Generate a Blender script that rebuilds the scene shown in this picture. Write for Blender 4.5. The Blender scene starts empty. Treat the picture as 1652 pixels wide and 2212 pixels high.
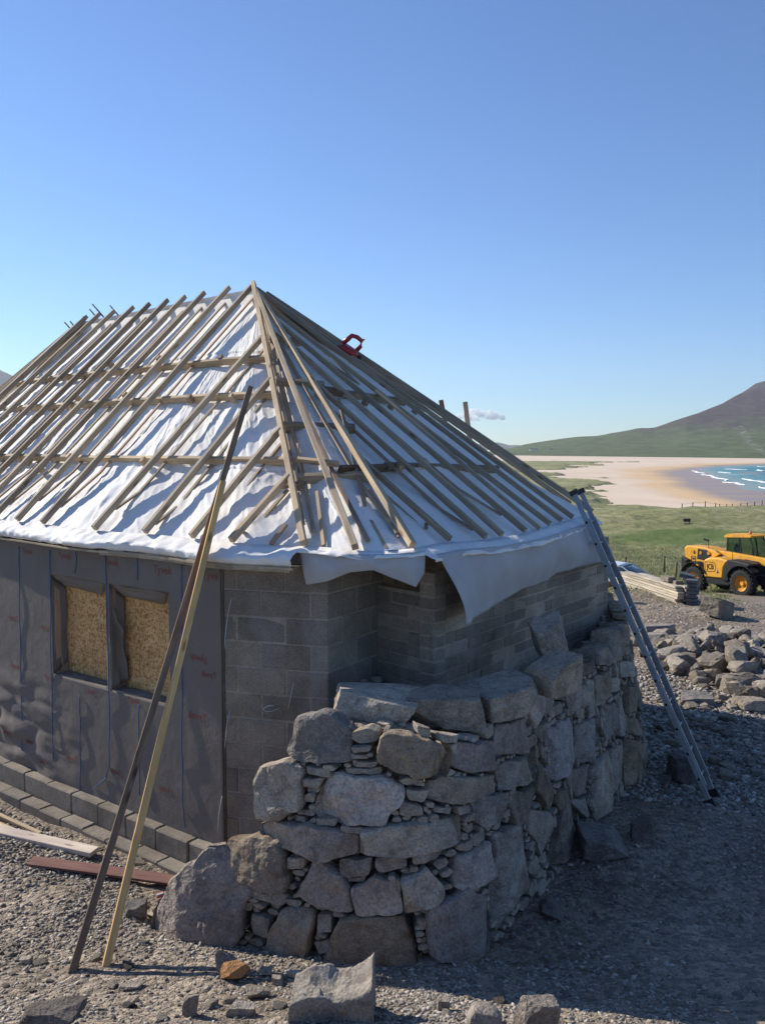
import bpy, bmesh, math, random
import numpy as np
from math import sin, cos, tan, radians, pi, atan2, sqrt
from mathutils import Vector, Matrix

SC = bpy.context.scene
COL = SC.collection
RNG = np.random.default_rng(7)
random.seed(7)

# ------------------------------------------------------------------ camera, sky, sun, exposure
F, CX, CY, PITCH, H = 1876.0, 826.0, 1106.0, radians(4.3), 3.6
cam = bpy.data.cameras.new('camera'); camo = bpy.data.objects.new('camera', cam); COL.objects.link(camo)
camo.location = (0, 0, H); camo.rotation_euler = (pi/2 - PITCH, 0, 0)
cam.sensor_fit = 'VERTICAL'; cam.sensor_height = 24; cam.lens = F/2212*24
cam.clip_start = 0.05; cam.clip_end = 60000
SC.camera = camo
SUN_AZ, SUN_EL = radians(34.0), radians(31.0)       # sun to the left, swung behind the house
TO_SUN = Vector((-cos(SUN_AZ)*cos(SUN_EL), sin(SUN_AZ)*cos(SUN_EL), sin(SUN_EL)))
w = bpy.data.worlds.new('World'); SC.world = w; w.use_nodes = True
nt = w.node_tree; nt.nodes.clear()
sky = nt.nodes.new('ShaderNodeTexSky'); sky.sky_type = 'NISHITA'; sky.sun_disc = False
sky.sun_elevation = SUN_EL; sky.sun_rotation = atan2(TO_SUN.x, TO_SUN.y)
sky.altitude = 0; sky.air_density = 1.0; sky.dust_density = 0.0; sky.ozone_density = 4.0
bg = nt.nodes.new('ShaderNodeBackground'); bg.inputs[1].default_value = 0.10
wo = nt.nodes.new('ShaderNodeOutputWorld')
tintn = nt.nodes.new('ShaderNodeMix'); tintn.data_type = 'RGBA'; tintn.blend_type = 'MULTIPLY'; tintn.inputs[0].default_value = 1; tintn.inputs[7].default_value = (.69, .86, 1.08, 1)
nt.links.new(sky.outputs[0], tintn.inputs[6]); nt.links.new(tintn.outputs[2], bg.inputs[0]); nt.links.new(bg.outputs[0], wo.inputs[0])
sl = bpy.data.lights.new('sun', 'SUN'); sl.energy = 4.8; sl.angle = radians(0.5); sl.color = (1, .93, .82)
so = bpy.data.objects.new('sun', sl); COL.objects.link(so); so.rotation_euler = TO_SUN.to_track_quat('Z', 'Y').to_euler()
so.location = (-20, 10, 30)
SC.view_settings.view_transform = 'Standard'; SC.view_settings.look = 'None'
SC.view_settings.exposure = 0.45
SC.cycles.volume_bounces = 16; SC.cycles.max_bounces = 20; SC.view_settings.gamma = 1.0

# ------------------------------------------------------------------ survey: sight lines from the camera to real surfaces
def ray(x, y):
    a = (x-CX)/F; b = -(y-CY)/F
    return np.array([a, cos(PITCH)+b*sin(PITCH), -sin(PITCH)+b*cos(PITCH)])
def atz(x, y, z):
    r = ray(x, y); t = (z-H)/r[2]; return np.array([0, 0, H])+r*t
def atd(x, y, d):
    r = ray(x, y); return np.array([0, 0, H])+r*d/r[1]
def proj(p):
    p = np.asarray(p, float)-np.array([0, 0, H])
    f = p[..., 1]*cos(PITCH)-p[..., 2]*sin(PITCH); u = p[..., 1]*sin(PITCH)+p[..., 2]*cos(PITCH)
    return np.stack([CX+F*p[..., 0]/f, CY-F*u/f], -1)
def on_plane(x, y, p0, n):
    r = ray(x, y); o = np.array([0, 0, H]); t = np.dot(np.asarray(p0)-o, n)/np.dot(r, n); return o+r*t
def nrm(v):
    v = np.asarray(v, float); return v/np.linalg.norm(v)
UP = np.array([0, 0, 1.0])

# ------------------------------------------------------------------ noise
def _h(ix, iy, iz, s):
    n = (ix*374761393+iy*668265263+iz*2147483647+s*974711) & 0xffffffff
    n = ((n ^ (n >> 13))*1274126177) & 0xffffffff
    n = ((n ^ (n >> 16))*2246822519) & 0xffffffff
    return ((n ^ (n >> 15)) & 0xffffff)/float(0xffffff)
def vn(p, s=0):
    p = np.asarray(p, float); i = np.floor(p).astype(np.int64); f = p-i; f = f*f*(3-2*f); r = 0
    for dx in (0, 1):
        for dy in (0, 1):
            for dz in (0, 1):
                wt = (f[..., 0] if dx else 1-f[..., 0])*(f[..., 1] if dy else 1-f[..., 1])*(f[..., 2] if dz else 1-f[..., 2])
                r = r+wt*_h(i[..., 0]+dx, i[..., 1]+dy, i[..., 2]+dz, s)
    return r*2-1
def fbm(p, o=4, s=0, g=.5):
    p = np.asarray(p, float); r = 0; a = 1
    for k in range(o):
        r = r+a*vn(p*2**k+k*17.3, s+k); a *= g
    return r
def f2(x, y, sc, o=4, s=0):
    return fbm(np.stack([x*sc, y*sc, np.zeros_like(x)], -1), o, s)

# ------------------------------------------------------------------ materials
MATS = {}
class NT:
    def __init__(s, name):
        s.m = bpy.data.materials.new(name); s.m.use_nodes = True; s.t = s.m.node_tree; s.b = s.t.nodes['Principled BSDF']; MATS[name] = s.m
        s._c = {}
    def n(s, typ, **k):
        x = s.t.nodes.new(typ)
        for a, b in k.items(): setattr(x, a, b)
        return x
    def l(s, a, b): s.t.links.new(a, b)
    def co(s, which='Object', scale=(1, 1, 1)):
        key = (which, tuple(scale))
        if key in s._c: return s._c[key]
        c = s.n('ShaderNodeTexCoord'); m = s.n('ShaderNodeMapping'); m.inputs['Scale'].default_value = scale
        s.l(c.outputs[which], m.inputs[0]); s._c[key] = m.outputs[0]; return m.outputs[0]
    def noise(s, sc, det=4, rough=.55, which='Object', scale=(1, 1, 1), dist=0):
        x = s.n('ShaderNodeTexNoise'); x.inputs['Scale'].default_value = sc; x.inputs['Detail'].default_value = det
        x.inputs['Roughness'].default_value = rough; x.inputs['Distortion'].default_value = dist
        s.l(s.co(which, scale), x.inputs[0]); return x.outputs[0]
    def vor(s, sc, out='Distance', feat='F1', which='Object', scale=(1, 1, 1)):
        x = s.n('ShaderNodeTexVoronoi', feature=feat); x.inputs['Scale'].default_value = sc
        s.l(s.co(which, scale), x.inputs[0]); return x.outputs[out]
    def ramp(s, fac, stops):
        r = s.n('ShaderNodeValToRGB'); e = r.color_ramp.elements
        while len(e) < len(stops): e.new(.5)
        for i, (p, c) in enumerate(stops):
            e[i].position = p; e[i].color = (c[0], c[1], c[2], 1) if hasattr(c, '__len__') else (c, c, c, 1)
        s.l(fac, r.inputs[0]); return r.outputs[0]
    def mix(s, a, b, fac, mode='MIX'):
        m = s.n('ShaderNodeMix', data_type='RGBA', blend_type=mode)
        for v, i in ((fac, 0), (a, 6), (b, 7)):
            if hasattr(v, 'links'): s.l(v, m.inputs[i])
            elif i == 0: m.inputs[0].default_value = v
            else: m.inputs[i].default_value = (*v, 1)
        return m.outputs[2]
    def math(s, a, b, op='MULTIPLY'):
        m = s.n('ShaderNodeMath', operation=op)
        for i, v in enumerate((a, b)):
            if hasattr(v, 'links'): s.l(v, m.inputs[i])
            else: m.inputs[i].default_value = v
        return m.outputs[0]
    def rnd(s):
        return s.n('ShaderNodeObjectInfo').outputs['Random']
    def attr(s, name):
        return s.n('ShaderNodeAttribute', attribute_name=name)
    def bump(s, h, dist, strength=1.0, prev=None):
        b = s.n('ShaderNodeBump'); b.inputs['Strength'].default_value = strength; b.inputs['Distance'].default_value = dist
        s.l(h, b.inputs['Height'])
        if prev is not None: s.l(prev, b.inputs['Normal'])
        return b.outputs[0]
    def out(s, col, rough=.85, nor=None, metal=0, spec=.3):
        if hasattr(col, 'links'): s.l(col, s.b.inputs['Base Color'])
        else: s.b.inputs['Base Color'].default_value = (*col, 1)
        if hasattr(rough, 'links'): s.l(rough, s.b.inputs['Roughness'])
        else: s.b.inputs['Roughness'].default_value = rough
        s.b.inputs['Metallic'].default_value = metal; s.b.inputs['Specular IOR Level'].default_value = spec
        if nor is not None: s.l(nor, s.b.inputs['Normal'])
        return s.m

def m_stone(name, c0, c1, c2, sc=1.0, rust=.5):
    t = NT(name)
    big = t.ramp(t.noise(1.6*sc, 3, .6), [(.3, c0), (.5, c1), (.72, c2)])
    sp = t.ramp(t.noise(60*sc, 3, .7), [(.3, (.55, .55, .56)), (.5, (.95, .95, .95)), (.7, (1.25, 1.22, 1.18))])
    c = t.mix(big, sp, 1.0, 'MULTIPLY')
    med = t.ramp(t.noise(9*sc, 5, .65, dist=.6), [(.32, (.6, .6, .62)), (.5, (1, 1, 1)), (.68, (1.2, 1.18, 1.15))])
    c = t.mix(c, med, .9, 'MULTIPLY')
    rr = t.math(t.ramp(t.noise(3.1*sc, 4, .6, dist=1), [(.52, 0.), (.7, 1.)]), rust)
    c = t.mix(c, (.17, .095, .045), rr)
    tint = t.ramp(t.rnd(), [(0, (.62, .62, .64)), (.3, (.95, .86, .76)), (.5, (.85, .86, .88)), (.75, (1.12, 1.02, .9)), (1, (1.32, 1.3, 1.25))])
    c = t.mix(c, tint, 1.0, 'MULTIPLY')
    n1 = t.bump(t.noise(5*sc, 6, .7), .06/sc, .8)
    n2 = t.bump(t.noise(38*sc, 4, .7), .010/sc, .9, n1)
    return t.out(c, .92, n2, spec=.2)
M_STONE = m_stone('wall_stone', (.27, .24, .205), (.375, .335, .285), (.47, .425, .36))
M_STONE2 = m_stone('brown_wall_stone', (.21, .17, .13), (.31, .255, .195), (.40, .335, .26), 1.2, .8)
M_STONE3 = m_stone('pink_grey_wall_stone', (.33, .285, .255), (.43, .38, .34), (.52, .47, .41), .8, .3)
M_RUBB = m_stone('rubble_stone', (.27, .245, .215), (.36, .33, .285), (.45, .41, .35), 1.3, .25)
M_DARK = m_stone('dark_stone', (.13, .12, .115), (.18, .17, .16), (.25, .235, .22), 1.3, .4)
M_PALE = m_stone('pale_stone', (.34, .31, .28), (.42, .38, .33), (.5, .46, .4), 1.3, .15)
M_RUST = m_stone('orange_stone', (.30, .16, .07), (.36, .21, .10), (.40, .28, .16), 1.5, .6)

def m_moss():
    t = NT('mossy_stone'); c = t.ramp(t.noise(3, 5, .65), [(.3, (.16, .14, .12)), (.7, (.32, .28, .23))])
    g = t.n('ShaderNodeNewGeometry'); sp = t.n('ShaderNodeSeparateXYZ'); t.l(g.outputs['Normal'], sp.inputs[0])
    f = t.math(t.ramp(sp.outputs[2], [(.25, 0.), (.6, 1.)]), t.ramp(t.noise(4, 4), [(.38, 0.), (.55, 1.)])); c = t.mix(c, (.17, .18, .05), f)
    return t.out(c, .95, t.bump(t.noise(9, 6, .7), .05, .8), spec=.15)
M_MOSS = m_moss()
def m_gravel():
    t = NT('gravel_chips')
    v = t.attr('tone').outputs['Fac']
    c = t.ramp(v, [(0, (.15, .13, .11)), (.4, (.265, .235, .20)), (.75, (.355, .32, .275)), (1, (.52, .47, .40))])
    c = t.mix(c, t.ramp(t.noise(70, 2), [(.3, (.75, .75, .75)), (.7, (1.2, 1.2, 1.2))]), 1, 'MULTIPLY')
    return t.out(c, .95, spec=.15)
M_GRAVEL = m_gravel()
def m_ground():
    t = NT('site_soil')
    c = t.ramp(t.noise(.55, 5, .6, dist=.5), [(.3, (.175, .143, .112)), (.5, (.255, .212, .168)), (.7, (.335, .28, .225))])
    v = t.vor(22, 'Color'); sp = t.n('ShaderNodeSeparateColor'); t.l(v, sp.inputs[0])
    c = t.mix(c, t.ramp(sp.outputs[0], [(0, (.55, .55, .55)), (.5, (.95, .95, .95)), (1, (1.5, 1.46, 1.4))]), .85, 'MULTIPLY')
    c = t.mix(c, t.ramp(t.noise(90, 3, .7), [(.3, (.6, .6, .6)), (.7, (1.35, 1.33, 1.3))]), .8, 'MULTIPLY')
    g = t.attr('green').outputs['Fac']
    c = t.mix(c, (.10, .12, .035), t.math(g, t.ramp(t.noise(3, 4), [(.4, .2), (.6, 1.)])))
    tr = t.attr('track').outputs['Fac']
    c = t.mix(c, (.24, .20, .165), t.math(tr, .8))
    d = t.ramp(t.vor(22), [(0, 1.), (.55, .3), (.8, 0.)])
    n1 = t.bump(d, .018, .9)
    d2 = t.ramp(t.vor(55), [(0, 1.), (.7, 0.)])
    n2 = t.bump(d2, .008, .9, n1)
    n3 = t.bump(t.noise(4, 6, .65), .05, .7, n2)
    return t.out(c, .97, n3, spec=.1)
M_GROUND = m_ground()
def m_block(name, k=1.0):
    t = NT(name)
    c = t.ramp(t.noise(2.2, 5, .65, dist=.4), [(.3, (.145*k, .125*k, .102*k)), (.5, (.205*k, .178*k, .148*k)), (.7, (.275*k, .243*k, .20*k))])
    c = t.mix(c, t.ramp(t.noise(85, 3, .75), [(.3, (.55, .55, .55)), (.5, (1, 1, 1)), (.72, (1.35, 1.33, 1.3))]), .9, 'MULTIPLY')
    t2 = t.attr('tone').outputs['Fac']
    c = t.mix(c, t.ramp(t2, [(0, (.84, .84, .85)), (.5, (1, .98, .96)), (1, (1.2, 1.18, 1.14))]), 1, 'MULTIPLY')
    st = t.ramp(t.noise(1.2, 5, .6, scale=(3, 3, .7), dist=.7), [(.55, 0.), (.75, 1.)])
    c = t.mix(c, (.30*k, .30*k, .30*k), t.math(st, .35))
    n1 = t.bump(t.noise(70, 4, .75), .007, .9)
    n2 = t.bump(t.noise(9, 4, .6), .012, .6, n1)
    return t.out(c, .95, n2, spec=.15)
M_BLOCK = m_block('concrete_block', 1.12); M_MORT = m_block('mortar', 1.5)
def m_wood(name, a, b, c_, knots=True, wet=.8):
    t = NT(name)
    g = t.noise(1, 5, .6, 'UV', (3.0, 60, 1), .4)
    c = t.ramp(g, [(.25, a), (.5, b), (.75, c_)])
    if knots:
        k = t.ramp(t.vor(1, scale=(2.3, 9, 1), which='UV'), [(0, 1.), (.09, .7), (.16, 0.)])
        c = t.mix(c, (a[0]*.45, a[1]*.38, a[2]*.3), k)
    blot = t.ramp(t.noise(1, 3, .5, 'UV', (1.3, 6, 1)), [(.35, (.72, .72, .74)), (.65, (1.15, 1.13, 1.1))])
    c = t.mix(c, blot, .9, 'MULTIPLY')
    c = t.mix(c, t.ramp(t.rnd(), [(0, (.72, .70, .68)), (.5, (1, 1, 1)), (1, (1.25, 1.24, 1.2))]), 1, 'MULTIPLY')
    return t.out(c, wet, t.bump(g, .002, .6), spec=.25)
M_WOOD = m_wood('pine_batten', (.34, .24, .145), (.47, .36, .235), (.58, .47, .33))
M_TREAT = m_wood('weathered_batten', (.25, .195, .135), (.36, .29, .205), (.47, .395, .29))
M_REDW = m_wood('reddish_lath', (.30, .20, .14), (.40, .29, .21), (.50, .38, .29))
M_PLANK = m_wood('pale_plank', (.50, .40, .33), (.62, .52, .44), (.70, .61, .53))
M_POLE = m_wood('yellow_pine_pole', (.46, .27, .10), (.60, .38, .16), (.70, .49, .25))
M_DKPOLE = m_wood('brown_pole', (.11, .07, .045), (.18, .12, .08), (.28, .20, .13))
M_OLDW = m_wood('old_timber', (.32, .27, .20), (.46, .40, .31), (.58, .52, .42))
M_REDB = m_wood('red_board', (.22, .09, .075), (.29, .15, .125), (.36, .24, .20), False)
def m_fabric(name, col, bumpd=.0015, rough=.75, dirty=0.):
    t = NT(name)
    c = t.ramp(t.noise(3, 4, .6), [(.3, tuple(x*.9 for x in col)), (.7, tuple(min(1, x*1.05) for x in col))])
    if dirty:
        c = t.mix(c, (.16, .14, .12), t.math(t.ramp(t.noise(1.1, 5, .7, dist=.5), [(.5, 0.), (.8, 1.)]), dirty))
    c = t.mix(c, t.ramp(t.noise(160, 2, .6), [(.3, (.9, .9, .9)), (.7, (1.07, 1.07, 1.07))]), .7, 'MULTIPLY')
    return t.out(c, rough, t.bump(t.noise(120, 2), bumpd, .5, t.bump(t.noise(7, 4, .6), .012, .5)), spec=.25)
M_MEMB = m_fabric('breather_membrane', (.80, .775, .735))
M_FLAP = m_fabric('shaded_membrane', (.43, .435, .445))  # darker copy of the roof membrane, its shade painted into the colour
M_TYV = m_fabric('wall_wrap', (.20, .172, .15), .002, .95, .25)
def m_plain(name, col, rough=.5, metal=0, spec=.5, var=.12, sc=8, bump=0.):
    t = NT(name)
    c = t.ramp(t.noise(sc, 4, .6), [(.3, tuple(x*(1-var) for x in col)), (.7, tuple(x*(1+var) for x in col))])
    return t.out(c, rough, t.bump(t.noise(sc*6, 3), bump, .6) if bump else None, metal, spec)
M_INK = m_plain('red_ink', (.23, .075, .055), .8)
M_BLUE = m_plain('blue_cord', (.03, .12, .30), .5)
M_STRING = m_plain('white_string', (.45, .47, .5), .6)
M_ALU = m_plain('aluminium', (.36, .37, .38), .5, .85, .5, .2, 5)
M_BLACK = m_plain('black_plastic', (.018, .018, .020), .5, 0, .4, .3)
M_HOLE_SHADE = m_plain('hole_shade', (.01, .01, .01), .9)  # near-black paint for the shade inside open rung ends
M_RUBBER = m_plain('rubber', (.028, .027, .026), .85, 0, .25, .35, 14, .004)
def m_yel():
    t = NT('yellow_paint'); c = t.ramp(t.noise(1.2, 3), [(.3, (.72, .33, .015)), (.7, (.80, .38, .02))])
    d = t.ramp(t.noise(4.5, 6, .75, dist=.5), [(.5, 0.), (.68, .75)]); c = t.mix(c, (.30, .20, .10), d)
    return t.out(c, t.ramp(t.noise(4, 4), [(.3, .35), (.7, .65)]), spec=.45)
M_YEL = m_yel()
M_YDIRT = m_plain('dusty_yellow', (.52, .22, .02), .6, 0, .3, .35, 6)
M_GREY = m_plain('grey_metal', (.22, .22, .22), .45, .5)
M_RED = m_plain('red_plastic', (.33, .025, .03), .35)
M_ORANGE = m_plain('orange_lens', (.7, .16, .03), .25)
M_WHITE = m_plain('white_car_paint', (.72, .74, .76), .2, 0, .6, .03)
M_PAPER = m_plain('red_packet', (.5, .12, .11), .5)
M_WPAP = m_plain('white_paper', (.7, .68, .66), .6)
M_SHED = m_plain('pale_render', (.6, .6, .58), .8)
M_SLATE = m_plain('slate_grey', (.10, .105, .115), .7, 0, .3, .3, 6, .004)
t = NT('tinted_glass'); t.b.inputs['Base Color'].default_value = (.25, .35, .3, 1); t.b.inputs['Roughness'].default_value = .05
t.b.inputs['Transmission Weight'].default_value = 1.0; t.b.inputs['IOR'].default_value = 1.1; M_GLASS = t.m
t = NT('windscreen'); t.out((.05, .08, .09), .08, spec=.8); M_WIND = t.m
def m_osb():
    t = NT('strand_board')
    v1 = t.vor(26, 'Color', scale=(1, 1, 2.2)); s = t.n('ShaderNodeSeparateColor'); t.l(v1, s.inputs[0])
    v2 = t.vor(34, 'Color', scale=(2.4, 2.4, .9)); s2 = t.n('ShaderNodeSeparateColor'); t.l(v2, s2.inputs[0])
    m = t.math(t.math(s.outputs[0], s2.outputs[1], 'ADD'), .5)
    c = t.ramp(m, [(.12, (.34, .15, .045)), (.35, (.56, .30, .105)), (.6, (.70, .41, .17)), (.9, (.80, .53, .26))])
    c = t.mix(c, t.ramp(t.noise(5, 3), [(.3, (.82, .8, .76)), (.7, (1.1, 1.1, 1.1))]), 1, 'MULTIPLY')
    return t.out(c, .7, t.bump(m, .002, .6))
M_OSB = m_osb()
def m_grass():
    t = NT('field_grass')
    c = t.ramp(t.noise(.035, 6, .65, scale=(1, 1, 1), dist=.6), [(.3, (.19, .20, .085)), (.47, (.275, .275, .13)), (.62, (.35, .33, .18)), (.75, (.41, .37, .23))])
    c = t.mix(c, t.ramp(t.noise(.8, 7, .8, scale=(1, .5, 1)), [(.32, (.45, .48, .45)), (.5, (1, 1, 1)), (.68, (1.5, 1.42, 1.4))]), .95, 'MULTIPLY')
    c = t.mix(c, (.10, .17, .04), t.attr('green').outputs['Fac'])
    n = t.bump(t.noise(1.3, 7, .8), .6, .9)
    return t.out(c, .95, n, spec=.1)
M_GRASS = m_grass()
t = NT('grass_blade'); cc = t.ramp(t.attr('tone').outputs['Fac'], [(0, (.22, .24, .10)), (.5, (.37, .375, .18)), (1, (.52, .47, .29))]); t.out(cc, .8, spec=.15); M_BLADE = t.m
def m_sand():
    t = NT('beach_sand')
    wet = t.attr('wet').outputs['Fac']; damp = t.attr('damp').outputs['Fac']
    nz = t.noise(.012, 5, .6, scale=(1, 1, 1), dist=1)
    dry = t.ramp(nz, [(.3, (.62, .485, .355)), (.7, (.71, .575, .44))])
    dry = t.mix(dry, (.62, .43, .245), damp)
    c = t.mix(dry, (.30, .235, .20), wet)
    r = t.n('ShaderNodeMapRange'); t.l(wet, r.inputs[0]); r.inputs[3].default_value = .95; r.inputs[4].default_value = .38
    return t.out(c, r.outputs[0], None, spec=.2)
M_SAND = m_sand()
def m_sea():
    t = NT('sea_water')
    sh = t.attr('shal').outputs['Fac']
    c = t.ramp(sh, [(0, (.012, .085, .13)), (.45, (.03, .17, .20)), (.8, (.10, .27, .28)), (1, (.28, .33, .30))])
    fm = t.ramp(t.noise(.03, 7, .72, scale=(.5, 1.6, 1), dist=1.2), [(.60, 0.), (.68, 1.)])
    c = t.mix(c, (.7, .74, .76), t.math(fm, t.math(sh, .9)))
    return t.out(c, .45, t.bump(t.noise(.12, 6, .7, scale=(.6, 1.4, 1)), 1.2, .6), spec=.4)
M_SEA = m_sea(); M_FOAM = m_plain('foam', (.82, .85, .86), .9, 0, .2)
def m_hill():
    t = NT('hill_slope')
    hz = t.attr('hh').outputs['Fac']
    nz = t.noise(.006, 7, .68, scale=(1, 1, 1.5), dist=.8); nf = t.noise(.03, 6, .7, scale=(1, .5, 1))
    m = t.math(hz, t.math(t.math(nz, .5, 'SUBTRACT'), .85), 'ADD')
    c = t.ramp(m, [(.0, (.085, .11, .045)), (.22, (.09, .112, .05)), (.33, (.075, .08, .05)), (.5, (.068, .052, .05)), (.8, (.085, .06, .066)), (1., (.10, .085, .085))])
    c = t.mix(c, t.ramp(nf, [(.3, (.6, .62, .6)), (.5, (1, 1, 1)), (.7, (1.4, 1.35, 1.35))]), .85, 'MULTIPLY')
    sc = t.attr('scree').outputs['Fac']
    rk = t.ramp(t.noise(.05, 5, .75), [(.5, 0.), (.62, 1.)])
    c = t.mix(c, (.26, .25, .23), t.math(sc, rk))
    n = t.bump(t.noise(.01, 8, .65), 14, .7)
    return t.out(c, .97, n, spec=.08)
M_HILL = m_hill()
t = NT('far_hill'); t.out(t.ramp(t.noise(.002, 5), [(.3, (.09, .10, .09)), (.7, (.13, .14, .11))]), .95, spec=.1); M_FAR = t.m

# ------------------------------------------------------------------ mesh helpers
class MB:
    def __init__(s): s.v = []; s.f = []; s.uv = []; s.tone = []; s.n = 0
    def add(s, v, f, uv=None, tone=.5):
        v = np.asarray(v, float).reshape(-1, 3); s.v.append(v)
        for i, fc in enumerate(f):
            s.f.append([a+s.n for a in fc]); s.uv.append(uv[i] if uv else None)
        s.tone += [tone]*len(v); s.n += len(v)
    def build(s, name, mat, parent=None, smooth=False, origin=None, tone=False):
        V = np.concatenate(s.v) if s.v else np.zeros((0, 3))
        if parent is not None: V = V-np.array(root_loc(parent))
        elif origin is not None: V = V-np.asarray(origin)
        me = bpy.data.meshes.new(name); me.from_pydata(V.tolist(), [], s.f); me.materials.append(mat)
        if any(u is not None for u in s.uv):
            l = me.uv_layers.new(name='UVMap'); fl = []
            for u, fc in zip(s.uv, s.f): fl += [c for p in (u or [(0, 0)]*len(fc)) for c in p]
            l.data.foreach_set('uv', fl)
        if tone:
            a = me.attributes.new('tone', 'FLOAT', 'POINT'); a.data.foreach_set('value', s.tone)
        if smooth: me.polygons.foreach_set('use_smooth', [True]*len(me.polygons))
        me.update()
        o = bpy.data.objects.new(name, me); COL.objects.link(o)
        if parent is not None: o.parent = parent
        elif origin is not None: o.location = origin
        return o
def root_loc(o):
    while o.parent: o = o.parent
    return o.get('_loc') or tuple(o.location)
def tag(o, label=None, cat=None, group=None, kind=None):
    if label: o['label'] = label
    if cat: o['category'] = cat
    if group: o['group'] = group
    if kind: o['kind'] = kind
    return o
def empty(name, loc, label, cat, group=None, rz=0):
    o = bpy.data.objects.new(name, None); COL.objects.link(o); o.location = tuple(float(a) for a in loc); o.rotation_euler = (0, 0, rz); o.empty_display_size = .2
    return tag(o, label, cat, group)
BOXF = [(0, 1, 2, 3), (7, 6, 5, 4), (0, 4, 5, 1), (1, 5, 6, 2), (2, 6, 7, 3), (3, 7, 4, 0)]
def beam(mb, p0, p1, w_, h_, up=UP, tone=.5, jag=0.):
    p0 = np.asarray(p0, float); p1 = np.asarray(p1, float); a = nrm(p1-p0); L = np.linalg.norm(p1-p0)
    sd = nrm(np.cross(a, up)); u = np.cross(sd, a)
    cr = min(w_, h_)*.08
    prof = []
    for sx, sy in ((-1, -1), (1, -1), (1, 1), (-1, 1)):
        prof.append((sx*w_/2, sy*h_/2))
    # chamfered section
    pr = []
    for i, (x, y) in enumerate(prof):
        xp, yp = prof[i-1]; xn, yn = prof[(i+1) % 4]
        for (q, r) in ((xp, yp), (xn, yn)):
            d = sqrt((q-x)**2+(r-y)**2); pr.append((x+(q-x)/d*cr, y+(r-y)/d*cr))
    n = len(pr); V = []
    nseg = max(1, min(8, int(L/.6)))
    bowa = (RNG.random()-.5)*.006*L; bowb = (RNG.random()-.5)*.004*L
    for k in range(nseg+1):
        t_ = k/nseg; bw = sin(pi*t_)
        c = p0+(p1-p0)*t_+sd*bowa*bw+u*bowb*bw
        for (x, y) in pr: V.append(c+sd*x+u*y)
    Fc = []; UV = []; u0 = RNG.random()*50; v0 = RNG.random()*20
    per = [0]
    for i in range(n): per.append(per[-1]+sqrt((pr[i][0]-pr[(i+1) % n][0])**2+(pr[i][1]-pr[(i+1) % n][1])**2))
    for k in range(nseg):
        for i in range(n):
            j = (i+1) % n; Fc.append((k*n+i, k*n+j, (k+1)*n+j, (k+1)*n+i))
            ua, ub = u0+L*k/nseg, u0+L*(k+1)/nseg
            UV.append([(ua, v0+per[i]), (ua, v0+per[i+1]), (ub, v0+per[i+1]), (ub, v0+per[i])])
    Fc.append(tuple(range(n-1, -1, -1))); UV.append([(u0+x*.2, v0+y) for x, y in pr[::-1]])
    Fc.append(tuple(nseg*n+i for i in range(n))); UV.append([(u0+9+x*.2, v0+y) for x, y in pr])
    mb.add(V, Fc, UV, tone)
def beam_obj(name, p0, p1, w_, h_, mat, parent=None, up=UP, origin=None):
    mb = MB(); beam(mb, p0, p1, w_, h_, up); return mb.build(name, mat, parent, origin=origin)
def cbox(mb, c, ax, ay, az, dx, dy, dz, ch=.006, tone=.5, jit=0.):
    """chamfered block, full sizes dx dy dz along unit axes"""
    c = np.asarray(c, float); V = []; 
    for sx in (-1, 1):
        for sy in (-1, 1):
            for sz in (-1, 1):
                j = (RNG.random(3)-.5)*jit
                for k in range(3):
                    e = [dx/2-ch, dy/2-ch, dz/2-ch]; e[k] += ch
                    V.append(c+ax*sx*e[0]+ay*sy*e[1]+az*sz*e[2]+j)
    idx = lambda sx, sy, sz, k: ((sx*2+sy)*2+sz)*3+k
    Fc = []
    for s_ in (0, 1):
        q = [idx(s_, 0, 0, 0), idx(s_, 1, 0, 0), idx(s_, 1, 1, 0), idx(s_, 0, 1, 0)]; Fc.append(q if s_ else q[::-1])
        q = [idx(0, s_, 0, 1), idx(0, s_, 1, 1), idx(1, s_, 1, 1), idx(1, s_, 0, 1)]; Fc.append(q if s_ else q[::-1])
        q = [idx(0, 0, s_, 2), idx(1, 0, s_, 2), idx(1, 1, s_, 2), idx(0, 1, s_, 2)]; Fc.append(q if s_ else q[::-1])
    for a in (0, 1):
        for b in (0, 1):
            q = [idx(a, b, 0, 0), idx(a, b, 0, 1), idx(a, b, 1, 1), idx(a, b, 1, 0)]; Fc.append(q if a == b else q[::-1])
            q = [idx(a, 0, b, 0), idx(a, 0, b, 2), idx(a, 1, b, 2), idx(a, 1, b, 0)]; Fc.append(q if a != b else q[::-1])
            q = [idx(0, a, b, 1), idx(0, a, b, 2), idx(1, a, b, 2), idx(1, a, b, 1)]; Fc.append(q if a == b else q[::-1])
    for a in (0, 1):
        for b in (0, 1):
            for c_ in (0, 1):
                q = [idx(a, b, c_, 0), idx(a, b, c_, 1), idx(a, b, c_, 2)]; Fc.append(q if (a+b+c_) % 2 else q[::-1])
    mb.add(V, Fc, None, tone)
X_, Y_, Z_ = np.eye(3)
def box(mb, x0, x1, y0, y1, z0, z1, ch=.01, tone=.5):
    cbox(mb, ((x0+x1)/2, (y0+y1)/2, (z0+z1)/2), X_, Y_, Z_, x1-x0, y1-y0, z1-z0, ch, tone)
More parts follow.
